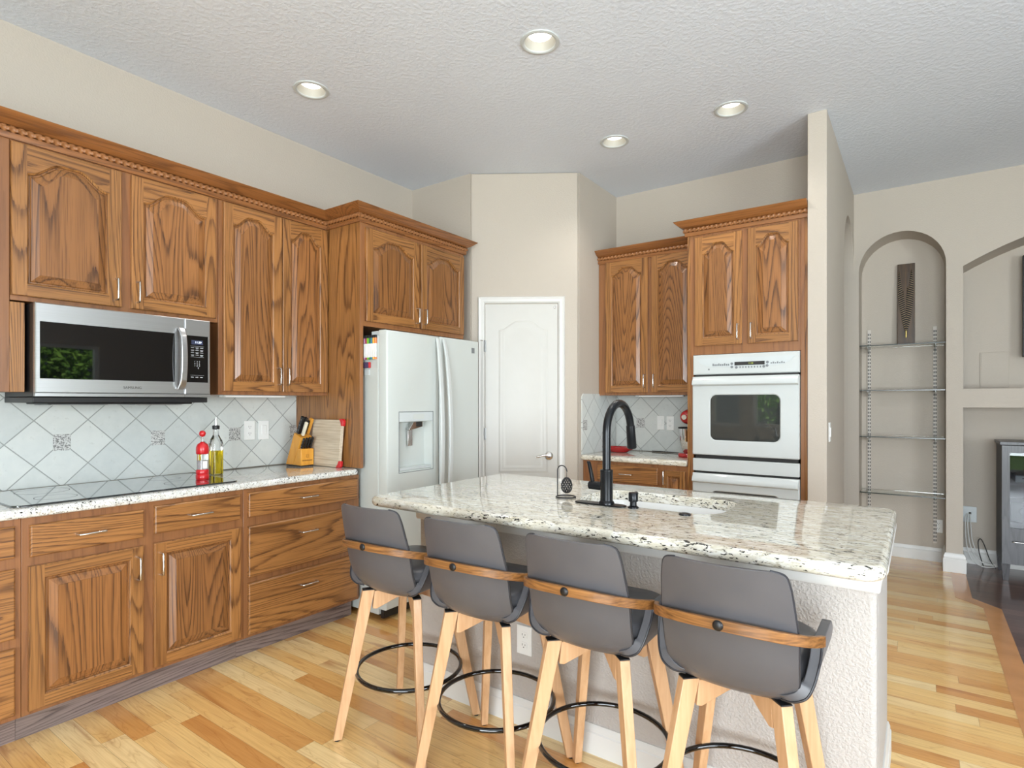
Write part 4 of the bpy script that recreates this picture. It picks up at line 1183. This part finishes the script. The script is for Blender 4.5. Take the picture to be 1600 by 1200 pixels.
# ------------------------------------------------------------------ wall plates
def outlet(label, loc, rz, kind='outlet', wd=0.036, ht=0.060, name=None):
    t = thing(name or ('light_switch' if kind == 'switch' else 'power_outlet'), label, 'switch' if kind == 'switch' else 'outlet', loc, rz)
    box('cover_plate', M['white_plastic'], t, -wd, wd, -0.006, -0.0003, -ht, ht, bevel=0.002)
    if kind == 'switch':
        box('rocker', M['white_plastic'], t, -wd*0.45, wd*0.45, -0.0105, -0.0062, -ht*0.5, ht*0.5, bevel=0.002)
    else:
        for dz in (-0.021, 0.021):
            q = MB().prism([(x, z + dz) for x, z in rrect(-0.0165, 0.0165, -0.0145, 0.0145, 0.009, 5)], 'y', -0.0085, -0.0062).build('receptacle', M['white_plastic'], t)
            sl_ = MB(); sl_.box(-0.0075, -0.0055, -0.009, -0.0086, dz - 0.001, dz + 0.008); sl_.box(0.0055, 0.0075, -0.009, -0.0086, dz, dz + 0.007)
            sl_.box(-0.002, 0.002, -0.009, -0.0086, dz - 0.009, dz - 0.005)
            sl_.build('slots', M['slot'], q, smooth=0)
    return t
outlet('white duplex outlet on the tile backsplash left of a blank plate', (XW + 0.009, 2.013, 1.167), LEFT)
t_ = outlet('white switch plate on the tile backsplash left of the knife block', (XW + 0.009, 2.110, 1.166), LEFT, 'switch')
outlet('white switch plate on the back wall tiles, left of an outlet', (-1.745, YB - 0.009, 1.174), 0, 'switch', 0.031, 0.058)
outlet('white duplex outlet on the back wall tiles beside the stand mixer', (-1.664, YB - 0.009, 1.172), 0, 'outlet', 0.031, 0.058)
outlet('white duplex outlet low on the island wall behind the bar stools', (-1.341, IY0, 0.357), 0)
outlet('white light switch on the end of the partition wall facing the living room', (-0.455, 4.06, 1.16), LEFT, 'switch')
outlet('white outlet low inside the shelf niche', (0.135, 6.03, 0.30), 0, 'outlet', 0.03, 0.055)

# ------------------------------------------------------------------ items on the left counter
CT = 0.9352
pm = thing('pepper_mill', 'red and clear pepper mill standing on the cooktop', 'mill', (-3.075, 1.525, 0.9427))
MB().lathe([(0.030, 0.0), (0.032, 0.004), (0.032, 0.022), (0.029, 0.026), (0.031, 0.032), (0.031, 0.046), (0.027, 0.052)], 28).build('base', M['red'], pm, smooth=40)
MB().lathe([(0.0262, 0.0522), (0.0262, 0.132)], 28).build('clear_body', M['glass'], pm, smooth=40)
MB().lathe([(0.0225, 0.0524), (0.0225, 0.098)], 20).build('salt_fill', plain('salt', (206, 196, 196), 0.8, var=0.1, scale=300), pm)
box('paper_label', M['white_plastic'], pm, 0.0264, 0.0270, -0.012, 0.012, 0.058, 0.096)
MB().lathe([(0.028, 0.1325), (0.031, 0.137), (0.031, 0.158), (0.030, 0.170), (0.024, 0.184), (0.012, 0.192), (0.0085, 0.196)], 28).build('cap', M['red'], pm, smooth=60)
MB().lathe([(0.007, 0.1965), (0.006, 0.222)], 14).build('spindle', M['glass'], pm)
MB().lathe([(0.004, 0.2225), (0.012, 0.226), (0.0165, 0.236), (0.0165, 0.243), (0.012, 0.252), (0.0, 0.256)], 24).build('knob', M['red'], pm, smooth=60)
ob = thing('oil_bottle', 'clear glass bottle half full of olive oil with pour spout', 'bottle', (-3.285, 1.705, CT + 0.0002))
def sq(r, z, c=0.012): return [(x, y, z) for x, y in rrect(-r, r, -r, r, min(c, r*0.98), 5)]
MB().loft([sq(0.029, 0.0), sq(0.031, 0.003), sq(0.031, 0.175), sq(0.029, 0.192, 0.016), sq(0.020, 0.214, 0.018), sq(0.015, 0.226, 0.0145), sq(0.0145, 0.255, 0.014)]).build('bottle_glass', M['glass'], ob, smooth=60)
MB().loft([sq(0.0275, 0.004), sq(0.0275, 0.136)]).build('oil', M['oil'], ob, smooth=40)
MB().lathe([(0.0145, 0.2555), (0.019, 0.257), (0.020, 0.276), (0.014, 0.279)], 20).build('stopper', M['black'], ob)
MB().tube([(0, 0, 0.279), (0, 0, 0.30), (0.004, 0, 0.325)], [0.007, 0.006, 0.004], 12).build('pour_spout', M['chrome'], ob, smooth=60)

# knife block and cutting board in the corner
KR = R(88)
kb_ = thing('knife_block', 'slanted honey wood knife block full of knives beside the cutting board', 'knife block', (-3.268, 2.255, CT + 0.0002), KR)
# local: -y faces the room, the block leans towards -y
MB().prism([(0.112, 0.006), (0.030, 0.006), (-0.060, 0.172), (-0.056, 0.184), (0.016, 0.214)], 'x', -0.046, 0.046).build('block', M['bamboo'], kb_, bevel=0.003)
MB().prism([(0.0285, 0.006), (-0.062, 0.006), (-0.062, 0.112), (-0.0285, 0.112)], 'x', -0.046, 0.046).build('front_rack', M['bamboo'], kb_, bevel=0.003)
box('rubber_base', M['black'], kb_, -0.044, 0.044, -0.058, 0.108, 0.0, 0.0058)
mk = MB(); 
for (x0, x1, z0, z1) in ((-0.009, 0.009, 0.074, 0.0755), (-0.009, 0.009, 0.056, 0.0575), (-0.009, -0.0075, 0.056, 0.0755), (0.0075, 0.009, 0.056, 0.0755), (-0.004, 0.004, 0.0605, 0.0615), (-0.004, 0.004, 0.069, 0.070), (-0.004, -0.003, 0.0605, 0.070)):
    mk.box(x0, x1, -0.0625, -0.0621, z0, z1)
for k in range(11): mk.box(-0.036 + 0.0066*k, -0.0314 + 0.0066*k, -0.0625, -0.0621, 0.034, 0.041)
mk.build('burned_mark', M['brown_print'], kb_, smooth=0)
def knife(x, y, z, ln, wd, th, mat, label, tilt=28):
    t = thing('kitchen_knife', label, 'knife', tuple(Matrix.Rotation(KR, 3, 'Z') @ Vector((x, y, z)) + kb_.location), KR, 'knives in the block')
    b = MB(); b.M = Matrix.Rotation(R(tilt), 4, 'X')
    b.box(-th, th, -wd, wd, 0.004, ln); b.build('handle', mat, t, bevel=0.003)
    b = MB(); b.M = Matrix.Rotation(R(tilt), 4, 'X'); b.box(-th*0.5, th*0.5, -wd*0.8, wd*0.8, -0.006, 0.0038); b.build('bolster', M['nickel'], t)
    b = MB(); b.M = Matrix.Rotation(R(tilt), 4, 'X')
    for k in range(3): b.lathe([(0.0025, -th - 0.0006), (0.0025, th + 0.0006)], 8, (0, 0, ln*(0.22 + 0.3*k)), axis='x')
    b.build('rivets', M['chrome'], t)
knife(-0.030, -0.004, 0.2075, 0.125, 0.013, 0.009, M['black'], 'black handled knife with three rivets at the back corner of the block')
knife(-0.008, -0.006, 0.2068, 0.120, 0.012, 0.008, M['black'], 'black handled knife in the middle of the block top row')
knife(0.012, -0.008, 0.206, 0.100, 0.010, 0.007, M['black'], 'black handled knife beside the tan handled one')
knife(0.033, -0.008, 0.206, 0.112, 0.013, 0.010, M['bamboo'], 'tan wooden handled tool in the knife block')
knife(-0.020, -0.038, 0.1945, 0.100, 0.010, 0.008, M['ivory'], 'ivory handled knife low at the front of the block top')
knife(-0.033, -0.046, 0.1135, 0.075, 0.007, 0.006, M['black'], 'small black steak knife at the left of the front rack', 26)
knife(-0.013, -0.046, 0.1135, 0.078, 0.007, 0.006, M['black'], 'small black steak knife second along the front rack', 26)
knife(0.007, -0.046, 0.1135, 0.080, 0.007, 0.006, M['black'], 'small black steak knife third along the front rack', 26)
knife(0.027, -0.046, 0.1135, 0.082, 0.008, 0.006, M['black'], 'small black steak knife at the right of the front rack', 26)
cbd = thing('cutting_board', 'pale wood cutting board with red corners leaning on the oak panel', 'cutting board', (-3.10, 2.305, CT + 0.0004), 0)
Lr = Matrix.Rotation(R(-5), 4, 'X')
b = MB(); b.M = Lr; b.box(-0.155, 0.138, 0.0, 0.016, 0.001, 0.300); b.build('board', M['maple'], cbd, bevel=0.004)
b = MB(); b.M = Lr; b.box(0.1385, 0.147, 0.002, 0.014, 0.03, 0.27); b.build('edge_band', M['maple'], cbd, bevel=0.002)
for z0, z1, zz in ((0.0, 0.042, 0), (0.262, 0.306, 1)):
    b = MB(); b.M = Lr
    q = [(0.112, z0), (0.144, z0), (0.154, z0 + 0.010), (0.154, z1), (0.134, z1), (0.128, z0 + 0.022)] if zz == 0 else [(0.112, z1), (0.144, z1), (0.154, z1 - 0.010), (0.154, z0), (0.134, z0), (0.128, z1 - 0.022)]
    b.prism(q, 'y', -0.003, 0.019); b.build('corner_guard', M['red'], cbd, bevel=0.002)

# ------------------------------------------------------------------ items on the back counter
dish = thing('serving_dish', 'red ruffled serving dish on the back counter', 'dish', (-2.015, 4.36, CT))
N = 40; L = []
for r, z, am in ((0.075, 0.001, 0), (0.082, 0.004, 0), (0.105, 0.018, 0.002), (0.130, 0.032, 0.006), (0.142, 0.042, 0.010), (0.138, 0.043, 0.010), (0.122, 0.034, 0.006), (0.09, 0.014, 0.002), (0.07, 0.010, 0)):
    L.append([((r + am*math.cos(14*2*PI*k/N))*math.cos(2*PI*k/N)*1.0, (r + am*math.cos(14*2*PI*k/N))*math.sin(2*PI*k/N)*0.62, z) for k in range(N)])
MB().loft(L).build('dish_bowl', M['red_glaze'], dish, smooth=60)
mx = thing('stand_mixer', 'red stand mixer with steel bowl half hidden behind the oven cabinet', 'mixer', (-1.408, 4.30, CT))
MB().prism([(x, y) for x, y in rrect(-0.068, 0.055, -0.10, 0.22, 0.05, 6)], 'z', 0.0002, 0.030).build('base', M['red_glaze'], mx, bevel=0.008)
MB().lathe([(0.04, 0.031), (0.045, 0.040), (0.05, 0.052), (0.060, 0.085), (0.070, 0.125), (0.075, 0.175), (0.077, 0.212)], 32, (0, -0.01, 0), cap1=False).build('bowl', M['chrome'], mx, smooth=60)
MB().lathe([(0.079, 0.2125), (0.081, 0.216), (0.079, 0.222), (0.075, 0.222)], 32, (0, -0.01, 0), cap0=False, cap1=False).build('bowl_rim', M['black'], mx, smooth=60)
MB().prism([(x, y) for x, y in rrect(-0.045, 0.045, 0.12, 0.20, 0.03, 6)], 'z', 0.0305, 0.235).build('column', M['red_glaze'], mx, bevel=0.006)
hd_ = MB(); L = []
for y, ry, rz_ in ((0.21, 0.03, 0.03), (0.17, 0.052, 0.056), (0.08, 0.058, 0.062), (-0.02, 0.055, 0.058), (-0.08, 0.045, 0.046), (-0.105, 0.03, 0.03)):
    L.append([(ry*math.cos(2*PI*k/20), y, 0.300 + rz_*math.sin(2*PI*k/20)) for k in range(20)])
hd_.loft(L).build('motor_head', M['red_glaze'], mx, smooth=60)
MB().lathe([(0.019, 0.0), (0.019, 0.02)], 20, (0, -0.105, 0.300), axis='y').build('attachment_hub', M['chrome'], mx)
MB().tube([(0, -0.02, 0.245), (0, -0.02, 0.16)], 0.012, 12).build('beater_shaft', M['nickel'], mx)
MB().tube([(-0.05, 0.10, 0.006), (-0.12, 0.19, 0.004), (-0.22, 0.245, 0.004), (-0.40, 0.27, 0.004)], 0.003, 8).build('power_cord', M['cable_black'], mx, smooth=60)

# ------------------------------------------------------------------ shelf niche
for x, lb in ((-0.360, 'slotted white shelf standard at the left of the arched niche'), (0.112, 'slotted white shelf standard at the right of the arched niche')):
    t = thing('shelf_standard', lb, 'shelf standard', (x, 6.03, 0), 0, 'slotted standards in the niche')
    z0, z1 = (0.155, 1.985)
    MB().box(-0.0125, 0.0125, -0.014, -0.0005, z0, z1).build('channel', M['standard'], t)
    s_ = MB(); z = z0 + 0.015
    while z < z1 - 0.03:
        for dx in (-0.0065, 0.0065): s_.box(dx - 0.0033, dx + 0.0033, -0.0150, -0.0141, z, z + 0.019)
        z += 0.0315
    s_.build('slots', M['slot'], t, smooth=0)
order = ['topmost', 'second from the top', 'third from the top', 'lowest']
for k, z in enumerate((1.822, 1.440, 1.046, 0.568)):
    t = thing('glass_shelf', f'{order[k]} thin glass shelf in the arched niche', 'shelf', (0, 0, z), 0, 'glass shelves in the niche')
    box('pane', M['shelf_glass'], t, -0.414, 0.174, 5.765, 6.012, 0.0, 0.008, bevel=0.001)
    box('front_edge', M['glass_edge'], t, -0.414, 0.174, 5.762, 5.7648, 0.0, 0.008)
    for x in (-0.360, 0.112):
        q = MB(); q.prism([(6.0145, -0.001), (5.79, -0.001), (5.79, -0.010), (5.90, -0.016), (5.985, -0.045), (6.0145, -0.06)], 'x', x - 0.002, x + 0.002)
        q.build('bracket', M['enamel'], t)
art = thing('feather_plaque', 'dark plank with barred feathers leaning on the top glass shelf', 'artwork', (-0.088, 5.965, 1.8314), 0)
La = Matrix.Rotation(R(-2.5), 4, 'X')
b = MB(); b.M = La; b.box(-0.062, 0.062, 0.0, 0.018, 0.001, 0.705); b.build('plank', M['dark_board'], art, bevel=0.002)
def plume(x0, x1, z0, z1, bow, wmax):
    b = MB(); b.M = La; vs = []; n_ = 22
    for k in range(n_ + 1):
        t = k/n_; x = x0 + (x1 - x0)*t + bow*math.sin(PI*t); z = z0 + (z1 - z0)*t; wd = wmax*math.sin(PI*min(1, 0.08 + t*0.9))**0.7
        vs.append([(x - wd, -0.004, z), (x, -0.008, z + 0.003), (x + wd, -0.004, z), (x, -0.0015, z)])
    b.loft(vs); b.build('feather', M['feather'], art, smooth=40)
plume(0.0, -0.050, 0.13, 0.640, -0.012, 0.017)
plume(0.003, 0.038, 0.12, 0.645, 0.010, 0.019)
plume(-0.002, 0.010, 0.13, 0.500, 0.012, 0.018)
plume(-0.004, -0.022, 0.12, 0.470, -0.010, 0.016)
b = MB(); b.M = La; b.tube([(0.0, -0.010, 0.066), (0.001, -0.010, 0.125)], 0.0065, 10); b.build('ferrule', M['brass'], art)

# ------------------------------------------------------------------ media niche
tv = thing('television', 'black flat television in the arched media niche at the edge of view', 'television', (0, 6.0, 0))
box('bezel', M['black'], tv, 0.668, 2.05, 0.0, 0.045, 1.70, 2.50, bevel=0.004)
box('screen', M['black_gloss'], tv, 0.676, 2.042, -0.001, -0.0001, 1.71, 2.49)
box('wall_mount', M['black'], tv, 1.1, 1.6, 0.046, 0.119, 1.95, 2.25)
spk = thing('wall_speaker', 'square flush white wall speaker below the television', 'speaker', (0.505, 6.12, 1.605))
box('frame', M['wall'], spk, -0.092, 0.092, -0.007, -0.0005, -0.150, 0.150, bevel=0.002)
box('grille', M['wall'], spk, -0.084, 0.084, -0.0095, -0.0072, -0.142, 0.142, bevel=0.001)
cab = thing('media_cabinet', 'grey media cabinet with glass door and tapered legs under the mantel', 'cabinet', (0.513, 5.70, 0))
W_, D_ = 1.25, 0.36
box('top', M['grey_wood'], cab, -0.012, W_ + 0.012, -0.014, D_ + 0.004, 1.022, 1.047, bevel=0.003)
box('side_panel', M['charcoal'], cab, 0.0, 0.018, 0.0, D_, 0.125, 1.0215)
box('side_panel', M['charcoal'], cab, W_ - 0.018, W_, 0.0, D_, 0.125, 1.0215)
box('back_panel', M['charcoal'], cab, 0.0185, W_ - 0.0185, D_ - 0.012, D_, 0.125, 1.0215)
box('bottom_panel', M['grey_wood'], cab, 0.0185, W_ - 0.0185, 0.02, D_ - 0.013, 0.125, 0.145)
for z in (0.42, 0.72): box('inner_shelf', M['grey_wood'], cab, 0.0185, W_ - 0.0185, 0.03, D_ - 0.013, z, z + 0.016)
for k in range(2):
    x0 = 0.0 + 0.626*k; x1 = x0 + 0.622
    d = frame_slab(MB(), x0, x1, 0.128, 1.018, x0 + 0.045, x1 - 0.045, 0.20, 0.965, -0.020, -0.0005, -0.006, 0.002)
    # open frame: four bars instead of a closed field
    b = MB(); b.box(x0, x0 + 0.046, -0.020, -0.0005, 0.128, 1.018); b.box(x1 - 0.046, x1, -0.020, -0.0005, 0.128, 1.018)
    b.box(x0 + 0.046, x1 - 0.046, -0.020, -0.0005, 0.128, 0.40); b.box(x0 + 0.046, x1 - 0.046, -0.020, -0.0005, 0.965, 1.018)
    dd = b.build('door', M['grey_wood'], cab, smooth=0)
    box('door_pane', M['tinted'], dd, x0 + 0.047, x1 - 0.047, -0.012, -0.008, 0.401, 0.964)
    bar_handle('handle', dd, (x0 + 0.06, -0.0205, 0.30), (x0 + 0.15, -0.0205, 0.30), 0.02)
for x in (0.0, W_ - 0.05):
    for y in (-0.01, D_ - 0.05):
        MB().loft([[(x + 0.008, y + 0.008, 0), (x + 0.040, y + 0.008, 0), (x + 0.040, y + 0.04, 0), (x + 0.008, y + 0.04, 0)], [(x, y, 0.1245), (x + 0.05, y, 0.1245), (x + 0.05, y + 0.05, 0.1245), (x, y + 0.05, 0.1245)]]).build('leg', M['grey_wood'], cab)
rc = thing('stereo_receiver', 'dark receiver with round dial inside the media cabinet', 'receiver', (0.57, 5.76, 0.4362))
box('chassis', M['charcoal'], rc, 0.0, 0.43, 0.0, 0.26, 0.008, 0.15, bevel=0.003)
MB().lathe([(0.028, 0.0), (0.028, 0.014), (0.024, 0.018)], 24, (0.075, -0.0005, 0.085), axis='y').build('volume_dial', M['black'], rc)
box('display', M['display'], rc, 0.14, 0.36, -0.002, -0.0005, 0.09, 0.12)
for x in (0.04, 0.39): 
    for y in (0.03, 0.23): MB().lathe([(0.012, 0), (0.012, 0.0078)], 10, (x, y, 0)).build('foot', M['black'], rc)
bx2 = thing('media_player', 'slim silver media player on the upper shelf of the media cabinet', 'media player', (0.60, 5.78, 0.7363))
box('case', M['enamel_grey'], bx2, 0, 0.26, 0, 0.2, 0.0, 0.05, bevel=0.003)
box('disc_tray', M['slot'], bx2, 0.04, 0.2, -0.001, -0.0001, 0.028, 0.034)
# cable plate and the white and black leads
cpl = thing('cable_wall_plate', 'pale double wall plate with cables beside the media cabinet', 'wall plate', (0.335, 6.12, 0.41))
box('cover_plate', M['enamel_grey'], cpl, -0.058, 0.058, -0.006, -0.0005, -0.065, 0.065, bevel=0.002)
box('cable_port', M['slot'], cpl, 0.006, 0.022, -0.0068, -0.0061, 0.0, 0.018)
def lead(label, pts, m, r=0.0035):
    P = [Vector(p) for p in pts]; out = []
    for i in range(len(P) - 1):
        p0, p1, p2, p3 = P[max(i-1, 0)], P[i], P[i+1], P[min(i+2, len(P)-1)]
        for k in range(8):
            t = k/8
            out.append(0.5*((2*p1) + (p2-p0)*t + (2*p0-5*p1+4*p2-p3)*t*t + (3*p1-p0-3*p2+p3)*t**3))
    out.append(P[-1])
    return tag(MB().tube(out, r, 8).build('av_cable', m, smooth=60), label, 'cable', 'cables beside the media cabinet')
lead('white cable looping lowest from the wall plate to the cabinet', [(0.330, 6.108, 0.42), (0.315, 6.06, 0.36), (0.325, 6.05, 0.16), (0.36, 6.03, 0.05), (0.43, 6.0, 0.012), (0.505, 5.97, 0.03)], M['cable_white'])
lead('white cable in the middle of the bundle from the wall plate', [(0.338, 6.108, 0.418), (0.330, 6.06, 0.34), (0.345, 6.05, 0.18), (0.38, 6.03, 0.08), (0.44, 6.01, 0.035), (0.505, 5.985, 0.04)], M['cable_white'])
lead('white cable nearest the media cabinet hanging from the wall plate', [(0.348, 6.108, 0.415), (0.352, 6.08, 0.34), (0.362, 6.07, 0.2), (0.40, 6.05, 0.09), (0.45, 6.03, 0.05), (0.508, 6.0, 0.05)], M['cable_white'])
lead('black cable standing in a narrow loop beside the media cabinet', [(0.43, 6.03, 0.01), (0.405, 6.04, 0.11), (0.398, 6.05, 0.20), (0.415, 6.05, 0.225), (0.44, 6.04, 0.17), (0.47, 6.02, 0.07), (0.505, 6.0, 0.012)], M['cable_black'])
